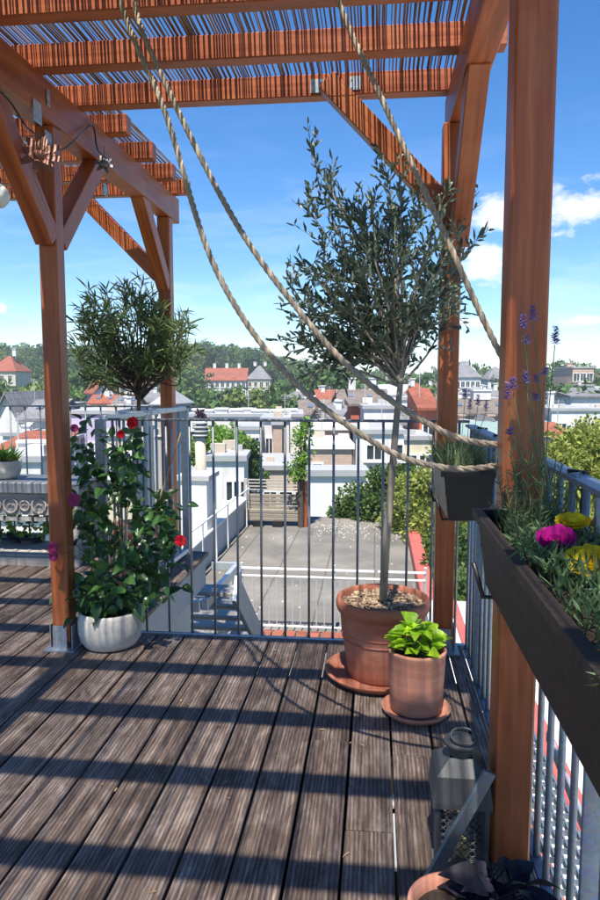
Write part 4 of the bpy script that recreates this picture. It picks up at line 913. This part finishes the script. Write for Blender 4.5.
    for (n, x0f, x1f, zf, ww, wh) in win:   # a row: count, span, height (metres below the eaves), size
        a_, g_ = window_meshes(ww, wh, M_FRAMEW, glass or M_GLASS)
        for i in range(n):
            fx = x0f if n == 1 else x0f + (x1f - x0f) * i / (n - 1)
            wo_ = mk('window', a_, None, t, Matrix.Translation((-X + fx * w, -Yd - .03, h - zf)), True); mk('pane', g_, None, wo_, Matrix.Identity(4), True)
    if not group:
        rs = random.getstate(); random.seed(int(px0 * 7 + ytop))
        ax = rnd(-.4, .4) * w; za = h + (rh * .8 if roof != 'flat' else .2); aa = MB(); aa.tube([(ax, 0, za - .5), (ax, 0, za + 1.5)], .025, 5)
        for q in range(4): aa.tube([(ax - .35 + .05 * q, 0, za + 1.4 - .12 * q), (ax + .35 - .05 * q, 0, za + 1.4 - .12 * q)], .012, 4)
        if depth > 3: aa.build('antenna', M_GREYW, **L)
        if roof == 'flat' and depth > 3:
            for q in range(3): bx, by, bs = rnd(-.42, .42) * w, rnd(-.4, .4) * depth, rnd(.3, .7); MB().box((bx, by, h + .24 + bs * .3), (bs, bs * .8, bs * .62)).build('roof_vent', random.choice((M_GREYW, M_WHITE, M_BEIGE)), **L)
        if roof == 'gable':
            sl = math.atan2(rh, Yd)
            for q in range(2): qx = (-.25 + .5 * q + rnd(-.1, .1)) * w; MB().box((qx, -Yd * .5, h + rh * .5 + .05), (.5, .7, .1), Euler((sl, 0, 0)).to_matrix()).build('skylight', M_SKYL, **L)
        random.setstate(rs)
    KEEP.append((px0, px1, d - 45, d + depth + 3))
    return t

# hillside villas
house('long white hillside villa with red roof and dormers', 204, 246, 379.5, 215, ybot=399, depth=12, wall=M_WHITE, roof='gable', rmat=M_TRED, rh=3.6, win=((8, .06, .94, 1.6, 1.1, 1.7), (8, .06, .94, 4.2, 1.1, 1.6)), chim=((.2, .5, .9, 1.5), (.5, .5, .9, 1.5), (.8, .5, .9, 1.5)))
house('cream hillside villa with grey roof beside the red roofed one', 247, 270, 379, 216, ybot=397, depth=12, wall=M_CREAM, roof='hip', rmat=M_TGREY, rh=4.2, win=((4, .12, .88, 1.6, 1.1, 1.7), (4, .12, .88, 4.2, 1.1, 1.7)), chim=((.3, .5, .9, 1.2), (.75, .5, .9, 1.2)))
house('red roofed house on the far left hillside', -12, 15, 371, 170, ybot=386, depth=10, wall=M_CREAM, roof='hip', rmat=M_TRED, rh=3.8, win=((3, .2, .8, 1.8, 1.1, 1.6),), chim=((.7, .5, .9, 1.6),))
house('white gabled house with red roof among trees', 84, 106, 391, 105, depth=6, wall=M_WHITE, roof='front', rmat=M_TRED, rh=1.8, win=((2, .3, .7, 1.6, .9, 1.3),), chim=((.85, .5, .7, 1.2),), yaw=.5)
house('cream house with low red roof in front of the white gable', 90, 112, 402, 88, depth=5, wall=M_CREAM, roof='gable', rmat=M_TRED, rh=.9, win=((3, .2, .8, 1.4, .8, 1.1),), chim=((.6, .4, .6, .9),))
house('brown roofed low house next to the narrow leaved shrub', 114, 134, 404, 80, depth=5, wall=M_BEIGE, roof='gable', rmat=M_TGB, rh=.9, win=((2, .3, .7, 1.2, .8, 1.0),))
house('cream tall house partly behind the narrow leaved shrub', 124, 142, 385, 95, depth=8, wall=M_CREAM, roof='hip', rmat=M_TBROWN, rh=2.0, win=((2, .3, .7, 1.5, .8, 1.3), (2, .3, .7, 4, .8, 1.3)))
# left town below the far railing
house('lilac rendered town house behind the gate', 70, 116, 414, 46, depth=10, wall=M_LILAC, roof='flat', rmat=M_TPALE, win=((3, .18, .85, 2.6, .9, 1.5), (3, .18, .85, 6.0, .9, 1.5)))
house('yellow courtyard building under the lilac house', 100, 132, 436, 34, depth=5, wall=M_CREAM, roof='flat', rmat=M_TPALE, win=((2, .3, .75, 1.4, .8, 1.3),))
house('grey blue roofed house left of the lilac one', 22, 50, 417, 52, depth=8, wall=M_WHITE, roof='gable', rmat=M_TGREY, rh=1.2, win=((3, .2, .8, 1.5, .8, 1.2),), chim=((.6, .4, .7, 1.0),))
house('steep grey gable house at the far left', -8, 22, 420, 55, depth=9, wall=M_WHITE, roof='front', rmat=M_TGREY, rh=2.2, win=((1, .5, .5, 1.6, .9, 1.2),))
house('green sheet roofed hall among left town roofs', 8, 34, 408, 82, depth=10, wall=M_WHITE, roof='hip', rmat=M_TEAL, rh=1.2, win=((4, .15, .85, 1.5, .8, 1.1),))
house('low red tiled roof seen through the far railing', -10, 46, 452, 40, depth=6, wall=M_BEIGE, roof='shed', rmat=M_TRED, rh=.8, win=((5, .1, .9, 1.6, .8, 1.2),))
house('white chimneyed flat house below the far railing', -15, 40, 462, 28, depth=4, wall=M_WHITE, roof='flat', rmat=M_TPALE, win=((4, .15, .9, 1.5, .8, 1.2),), chim=((.4, .5, .5, .7), (.7, .5, .5, .7)))
house('white block by the railing behind the left post', 40, 75, 428, 62, depth=8, wall=M_WHITE, roof='flat', rmat=M_TPALE, win=((3, .2, .8, 2.0, .8, 1.2),), chim=((.2, .5, .8, 1.4),))
# middle town
house('long white flat roofed block with a row of chimneys', 186, 302, 417, 52, depth=8, wall=M_WHITE, roof='flat', rmat=M_TPALE, win=((7, .08, .62, 1.5, .9, 1.0),), chim=((.08, .2, .8, .55), (.17, .2, .8, .5), (.29, .2, .9, .6), (.42, .2, .9, .55), (.51, .2, .8, .6), (.63, .2, 1.2, .5), (.78, .2, .9, .5), (.9, .2, .9, .55)))
house('white tower wing with tall dark window and brick strip', 262, 289, 421, 45, depth=5, wall=M_WHITE, roof='flat', rmat=M_TPALE, win=((1, .26, .26, 1.9, .55, 1.7),))
t = house('brick strip bay on the white tower wing', 273, 282, 425, 44.4, depth=.5, wall=M_BRICK, roof='flat', rmat=M_TPALE, cat='building')
house('white annexe with blue glazing in front of the white block', 238, 261, 430, 44, depth=3, wall=M_WHITE, roof='flat', rmat=M_TPALE, glass=M_SKYL, win=((2, .3, .75, .75, .62, .7),))
house('bluish white courtyard block beneath the garden trees', 206, 244, 461, 30, depth=4, wall=M_WHITE, roof='flat', rmat=M_TPALE, win=((2, .7, .9, 1.3, .7, 1.0),))
house('beige terraced block behind the small potted tree', 244, 312, 470, 36, depth=6, wall=M_BEIGE, roof='flat', rmat=M_TPALE, win=((4, .15, .85, 1.5, .8, .9),))
house('brown brick house with flat white coping', 300, 350, 430, 40, depth=6, wall=M_BRICK, roof='flat', rmat=M_FRAMEW, win=((2, .32, .82, 1.0, .85, 1.1), (2, .32, .82, 3.4, .85, 1.1)))
house('low brick annexe with grey roof strip', 306, 352, 449, 34, depth=5, wall=M_BRICK, roof='flat', rmat=M_FRAMEW, win=((1, .25, .25, 1.0, .6, .7),))
house('blank white wall house at the end of the lower roof', 308, 366, 476, 27, depth=1.5, wall=M_WHITE, roof='flat', rmat=M_TPALE)
house('wide brown roofed house behind the orange wall', 302, 350, 413, 62, depth=6, wall=M_BEIGE, roof='gable', rmat=M_TGB, rh=1.1, win=((4, .2, .85, 1.1, .8, .8),))
house('grey brown roofed house below the olive crown', 340, 388, 403, 78, depth=8, wall=M_WHITE, roof='gable', rmat=M_TGB, rh=1.5, win=((4, .15, .85, 1.5, 1.0, 1.2),), chim=((.3, .5, .8, 1.3), (.75, .5, .8, 1.3)))
house('orange red party wall house', 351, 365, 404, 50, depth=4, wall=M_ORANGEW, roof='shed', rmat=M_TGB, rh=.3)
house('white gabled town house right of the orange wall', 364, 400, 409, 47, depth=5, wall=M_WHITE, roof='flat', rmat=M_TPALE, rh=.8, win=((2, .5, .85, 1.6, .8, 1.0), (2, .2, .75, 3.4, .9, 1.0)), chim=((.9, .4, .6, 1.0),))
house('white rear house with dark window pair behind olive trunk', 356, 404, 434, 38, depth=6, wall=M_WHITE, roof='flat', rmat=M_TPALE, win=((1, .38, .38, 1.0, .95, .95), (1, .85, .85, 1.0, .8, 1.0)))
house('white flat roofed house between olive trunk and post', 402, 424, 400, 58, depth=8, wall=M_WHITE, roof='flat', rmat=M_TPALE, win=((2, .3, .75, 2.2, .9, 1.5), (2, .3, .75, 4.6, .9, 1.5)), chim=((.8, .5, .6, .8),))
house('red tiled house beside the back right post', 420, 437, 408, 44, depth=4, wall=M_ORANGEW, roof='shed', rmat=M_TRED, rh=1.2, win=((1, .5, .5, 1.6, .8, 1.2),))
house('small white house with grey roof above the olive fork', 380, 400, 388, 150, depth=9, wall=M_WHITE, roof='hip', rmat=M_TGREY, rh=2.6, win=((3, .2, .8, 1.6, 1.0, 1.5), (3, .2, .8, 4.2, 1.0, 1.5)))
house('cream lower house below the red tiled one', 400, 432, 440, 40, depth=5, wall=M_CREAM, roof='flat', rmat=M_TPALE, win=((2, .35, .8, 1.4, .8, 1.2),))
# small infill houses packed between the larger ones
random.seed(77)
for k, (px, yt, d) in enumerate(((312, 405, 72), (326, 400, 88), (372, 397, 92), (396, 394, 100), (408, 390, 120), (430, 386, 140), (418, 396, 84), (392, 416, 54), (340, 421, 55), (318, 424, 50), (410, 420, 52), (426, 428, 48), (300, 398, 95), (446, 388, 130), (462, 394, 105), (480, 390, 120), (498, 396, 98), (545, 392, 110), (560, 402, 80), (584, 386, 118), (602, 392, 100), (466, 424, 58), (494, 430, 54), (540, 424, 58), (60, 405, 95), (30, 400, 110), (76, 422, 60), (120, 412, 70), (10, 436, 48), (60, 440, 44), (150, 402, 90), (168, 404, 84))):
    w_ = rnd(6, 13); fl = random.random() < .45; wm = random.choice((M_WHITE, M_WHITE, M_CREAM, M_BEIGE, M_GREYW, M_BRICK)); rm = random.choice((M_TGREY, M_TGB, M_TPALE, M_TRED, M_TGB))
    nm = {M_WHITE: 'white', M_CREAM: 'cream', M_BEIGE: 'beige', M_GREYW: 'grey', M_BRICK: 'brick'}[wm] + ' town house with ' + ('flat pale roof' if fl else {M_TGREY: 'slate grey', M_TGB: 'grey brown', M_TPALE: 'pale sheet', M_TRED: 'red tiled'}[rm] + ' pitched roof') + ' packed among its neighbours'
    house(nm, px - w_, px + w_, yt, d, depth=rnd(4, 7), wall=wm, roof='flat' if fl else random.choice(('gable', 'hip', 'front')), rmat=M_TPALE if fl else rm, rh=rnd(.9, 1.7), win=((2, .28, .72, rnd(1.0, 1.5), .6, .9), (2, .28, .72, 3.4, .6, .9)), chim=((rnd(.2, .8), .4, .5, rnd(.6, 1.1)), (rnd(.2, .8), .6, .4, .7)), yaw=rnd(-.35, .35), group='small houses packed in the town')
    KEEP.pop()
# right town
house('white villa with grey hip roof between the two right posts', 455, 481, 377, 170, depth=11, wall=M_WHITE, roof='hip', rmat=M_TGREY, rh=4.0, win=((5, .12, .88, 1.8, 1.0, 1.6), (5, .12, .88, 4.6, 1.0, 1.6)))
house('small white villa against the near post', 488, 512, 379, 190, depth=10, wall=M_WHITE, roof='hip', rmat=M_TGREY, rh=3.4, win=((3, .2, .8, 1.8, 1.0, 1.6),))
house('long rusty brown roofed house between the right posts', 446, 520, 412, 62, depth=7, wall=M_BEIGE, roof='gable', rmat=M_TGB, rh=1.1, win=((6, .1, .9, 1.2, .9, .9),), chim=((.2, .5, 1.0, .9), (.6, .5, 1.6, .8)))
house('white house with flat pale roof between the right posts', 452, 510, 400, 90, depth=8, wall=M_WHITE, roof='flat', rmat=M_TPALE, win=((6, .1, .9, 1.4, .9, 1.2),))
house('green copper roofed hall beyond the lavender', 470, 566, 442, 46, depth=8, wall=M_GREYW, roof='shed', rmat=M_TEAL, rh=.9, win=((5, .1, .9, 1.6, .9, 1.1),))
house('red tiled roof beside the yellow green tree', 550, 578, 442, 36, depth=4, wall=M_BEIGE, roof='shed', rmat=M_TRED, rh=.8, win=((2, .3, .7, 1.5, .8, 1.1),))
house('brick apartment block with stacked balconies', 573, 594, 368, 120, depth=9, wall=M_BRICK, roof='flat', rmat=M_TPALE, win=((3, .2, .8, 1.6, 1.3, 1.5), (3, .2, .8, 4.4, 1.3, 1.5)), chim=((.3, .5, .9, 1.0),))
t = [o for o in COL.objects if o.get('label', '').startswith('brick apartment block')][0]
for k in range(2): MB().box((0, -5.1, 16.9 - 2.9 - 2.8 * k), (4.0, 1.2, .9)).build('balcony', M_BEIGE, t, local=True)
house('white flat roofed house with dark solar panels', 571, 625, 396, 75, depth=9, wall=M_WHITE, roof='shed', rmat=M_TGREY, rh=.8, win=((5, .1, .9, 1.4, .9, 1.0),))
house('white rendered house with pipe flue at the right', 552, 620, 411, 60, depth=8, wall=M_WHITE, roof='flat', rmat=M_TPALE, win=((4, .15, .9, 1.6, .9, 1.2),), chim=((.12, .3, .5, 1.6),))
random.seed(31)
for i in range(34):     # small far houses on the right skyline and between
    px = rnd(395, 640); d = rnd(230, 480); p = W(px, 380, d=d); zg = hill_z(p.x, p.y); w_ = rnd(9, 15) / d * FPX / 2
    ytop = 380 - (zg + rnd(5, 9) - EYE) / d * FPX
    house('pale far house with pitched roof among right hillside trees', px - w_, px + w_, ytop, d, zb=zg - 3, depth=9, wall=random.choice((M_WHITE, M_CREAM, M_WHITE, M_BEIGE)), roof=random.choice(('gable', 'hip', 'hip')), rmat=random.choice((M_TRED, M_TBROWN, M_TGREY, M_TGREY)), rh=rnd(2, 3.5), win=((3, .2, .8, 1.7, 1.0, 1.5),), yaw=rnd(-.5, .5), group='far houses on the right hillside')
    KEEP[-1] = (px - w_, px + w_, d - 30, d + 14)
# row of low right-hand roof below the deck railing
t = thing('neighbour_roof', 'white flat roof with red strips below the long railing', 'roof', (2.3, 3.5, -1.8))
MB().box((2.4, 3.0, -1.70), (3.5, 12, .30)).build('roof_sheet', M_WHITE, t)
beam('red_strip', (1.36, -2.9, -1.53), (1.36, 8.9, -1.53), .13, .06, M_REDM, t, .01); beam('red_strip', (1.00, -2.9, -1.53), (1.00, 8.9, -1.53), .10, .06, M_REDM, t, .01)
t = thing('steel_grating', 'blue grey steel grating ledge below the long railing', 'grating', (.62, 2.2, -.3))
for k in range(9): beam('grating_bar', (.50 + .028 * k, 1.2, -.30), (.50 + .028 * k, 3.3, -.30), .005, .03, M_RAILB, t, 0)
for k in range(42): beam('cross_bar', (.49, 1.22 + .05 * k, -.297), (.735, 1.22 + .05 * k, -.297), .004, .02, M_RAILB, t, 0)
# --- individually placed trees
def tree_px(label, px, ytop, d, zb, mat_i, s=None, group=None, name='leafy_tree', wide=1.0):
    top_ = W(px, ytop, d=d); base = Vector((top_.x, top_.y, zb)); h = top_.z - zb; s = h / 13.2
    t = thing(name, label, 'tree', Matrix.Translation(base) @ Matrix.Rotation(rnd(0, 6), 4, 'Z') @ Matrix.Diagonal((s * wide, s * wide, s, 1)), group)
    mk('trunk', TKM, None, t, None, True); mk('crown', CRF[mat_i], None, t, Matrix.Translation((0, 0, 8.0)), True); return t
random.seed(5)
for px, yt, d, mi in ((178, 373, 120, 1), (152, 385, 110, 0), (196, 390, 125, 0), (214, 392, 118, 0), (232, 386, 112, 0), (246, 385, 108, 2), (262, 390, 112, 1), (276, 382, 110, 0), (292, 376, 104, 0), (310, 372, 100, 1), (322, 368, 104, 0), (252, 362, 260, 2), (336, 374, 98, 0), (300, 392, 92, 0), (284, 395, 90, 1), (220, 398, 96, 0)):
    tree_px(('dark ', 'mid ', 'pale ')[mi % 3] + 'green broad tree in the belt in front of the hillside villas', px, yt, d, -15, mi, group='trees in front of the villas', wide=rnd(.85, 1.05))
for px, yt, d, mi in ((36, 378, 100, 2), (52, 374, 112, 1), (8, 385, 105, 0), (24, 390, 95, 0), (68, 380, 118, 1), (78, 372, 125, 0), (98, 370, 130, 0), (112, 376, 128, 0), (140, 365, 140, 0), (-14, 378, 110, 0), (60, 392, 92, 2)):
    tree_px(('dark ', 'mid ', 'pale ')[mi % 3] + 'green tree above the left town roofs', px, yt, d, -15, mi, group='trees above the left roofs', wide=rnd(.9, 1.1))
for px, yt, d, mi in ((405, 375, 120, 0), (420, 378, 115, 1), (425, 369, 190, 1), (386, 372, 150, 1), (366, 370, 140, 0), (352, 366, 130, 1), (486, 364, 200, 1), (476, 361, 215, 0), (554, 376, 85, 1), (562, 380, 80, 0), (572, 378, 88, 1), (548, 358, 200, 1), (565, 356, 190, 1), (577, 360, 200, 0), (597, 372, 110, 1), (606, 368, 120, 0), (440, 372, 180, 0), (512, 368, 190, 1), (590, 403, 66, 0), (520, 372, 100, 0)):
    tree_px(('dark ', 'mid ', 'pale ')[mi % 3] + 'green tree between the right town houses', px, yt, d, -15, mi, group='trees between the right houses', wide=rnd(.8, 1.1))
# wood on the hill
random.seed(12); n = 0; tries = 0
while n < 250 and tries < 4000:
    tries += 1; px = rnd(-40, 640); d = rnd(135, 345) if px < 380 else rnd(150, 420); p = W(px, 380, d=d); zg = hill_z(p.x, p.y); p.z = zg - .5
    if not clear(p): continue
    if px > 380 and random.random() < .35: continue
    ci = random.choice((0, 1, 3, 4, 0, 2, 4))
    far_tree('leafy_tree', CRF[ci], p, rnd(.7, 1.15), ('dark green', 'mid green', 'pale yellowish green')[ci % 3] + ' leafy tree of the wood on the far hillside', 'trees of the hillside wood', rnd(0, 6.28), rnd(.85, 1.15)); n += 1
# the rest of the wood farther back, one mass
mb = MB(); mesh0 = CRF[0]; random.seed(3)
for i in range(900):
    px = rnd(-60, 660); d = rnd(300, 620); p = W(px, 380, d=d); zg = hill_z(p.x, p.y); c = Vector((p.x, p.y, zg + rnd(5, 8)))
    if px > 380 and random.random() < .3: continue
    for k in range(70):
        q = rvec(); pp = c + Vector((q.x * 5.5, q.y * 4, abs(q.z) * 6 if k % 3 else q.z * 5)); u = (q + rvec() * .6).normalized().orthogonal().normalized(); w_ = q.cross(u).normalized(); s = rnd(.7, 1.5); mb.add([pp - u * s, pp - w_ * s * .6, pp + u * s, pp + w_ * s * .6], [(0, 1, 2, 3)])
tag(stuff(mb.build('distant_wood', M_FAR[0])), 'dark green wood closing the hill skyline', 'wood')

# --- nearer greenery right of the lower roof
def bush_px(label, name, items, mat, n, L, w, zb, cat='shrub', group=None):
    base = None; mb = MB(); st = MB()
    for px, py, d, rx, rz in items:
        c = W(px, py, d=d)
        if base is None: base = Vector((c.x, c.y, zb)); t = thing(name, label, cat, base, group)
        st.tube([base, base.lerp(c, .5) + Vector((0, 0, .4)), c], [.09, .05, .02], 6, False)
        for j in range(22):
            v = rvec(); cc_ = c + Vector((v.x * rx, v.y * rx, v.z * rz)) * rnd(.35, 1.0)
            for i in range(n // 22):
                q = rvec(); p = cc_ + q * rx * .34 * random.random() ** .4; mb.leaf(p, q + Vector((0, 0, -.1)) + rvec() * .5, rvec() + q, L * rnd(.6, 1.2), w * rnd(.8, 1.2), rnd(0, .3))
    st.build('trunk', M_BARKD, t, True); stuff(mb.build('crown', mat, t)); return t
random.seed(21)
bush_px('dark green rounded shrub at the corner of the lower roof', 'leafy_shrub', ((372, 500, 20.5, .85, .95), (352, 512, 20.5, .6, .5), (392, 480, 21, .8, .7), (380, 525, 20, .9, .6)), M_HEDGE, 2600, .12, .07, -7)
bush_px('yellow green leafy tree right of the lower roof', 'leafy_tree', ((418, 500, 18, .75, .9), (425, 535, 17.5, .7, .7), (405, 520, 18.6, .6, .6), (440, 480, 18, .8, .7), (432, 560, 17.5, .6, .6), (455, 540, 17, .8, .9)), M_YELG, 2600, .11, .06, -8, 'tree')
bush_px('big yellow green tree beyond the long planter', 'leafy_tree', ((575, 460, 9, .55, .42), (600, 450, 9, .6, .45), (555, 490, 9, .5, .45), (590, 500, 8.6, .6, .5), (625, 480, 9, .6, .6), (562, 455, 9.6, .4, .25)), M_YELG, 3000, .075, .04, -8, 'tree')
bush_px('dark green tree below the long railing', 'leafy_tree', ((465, 560, 14, .9, .9), (480, 610, 12, .9, .9), (500, 540, 14, .9, .9), (470, 660, 10, .8, .8)), M_HEDGE, 2200, .11, .06, -9, 'tree')
bush_px('light green garden tree in front of the white block', 'leafy_tree', ((222, 446, 34, 1.1, .8), (207, 450, 34, .8, .7), (238, 447, 35, .8, .6)), M_FRESH, 1500, .26, .14, -14, 'tree')
bush_px('dark green courtyard tree beside the bluish white block', 'leafy_tree', ((251, 466, 33, .5, .9), (250, 452, 33, .45, .6), (256, 478, 33, .5, .5)), M_HEDGE, 900, .22, .12, -14, 'tree')
bush_px('small fresh green tree above the wicker bench', 'small_tree', ((301, 440, 18.7, .30, .36), (297, 470, 18.7, .32, .30), (306, 425, 18.7, .2, .2), (303, 458, 18.7, .25, .3)), M_FRESH, 330, .10, .06, ZL, 'tree')
bush_px('slim dark red leaved tree beside the white block', 'slim_tree', ((201, 420, 30, .22, .5), (201, 432, 30, .25, .4)), m_leaf('dark_red_leaf', (.03, .014, .02), (.07, .035, .045), .5, .15), 330, .16, .09, -12, 'tree')

# ------------------------------------------------------------------ thin summer haze
hz = bpy.data.materials.new('summer_haze'); hz.use_nodes = True; hn = hz.node_tree.nodes; hn.clear()
ho = hn.new('ShaderNodeOutputMaterial'); hv = hn.new('ShaderNodeVolumePrincipled'); hv.inputs['Color'].default_value = (.80, .88, 1.0, 1); hv.inputs['Density'].default_value = .0005
hz.node_tree.links.new(hv.outputs[0], ho.inputs['Volume'])
stuff(MB().box((0, 500, 6), (3100, 1900, 46)).build('haze', hz))
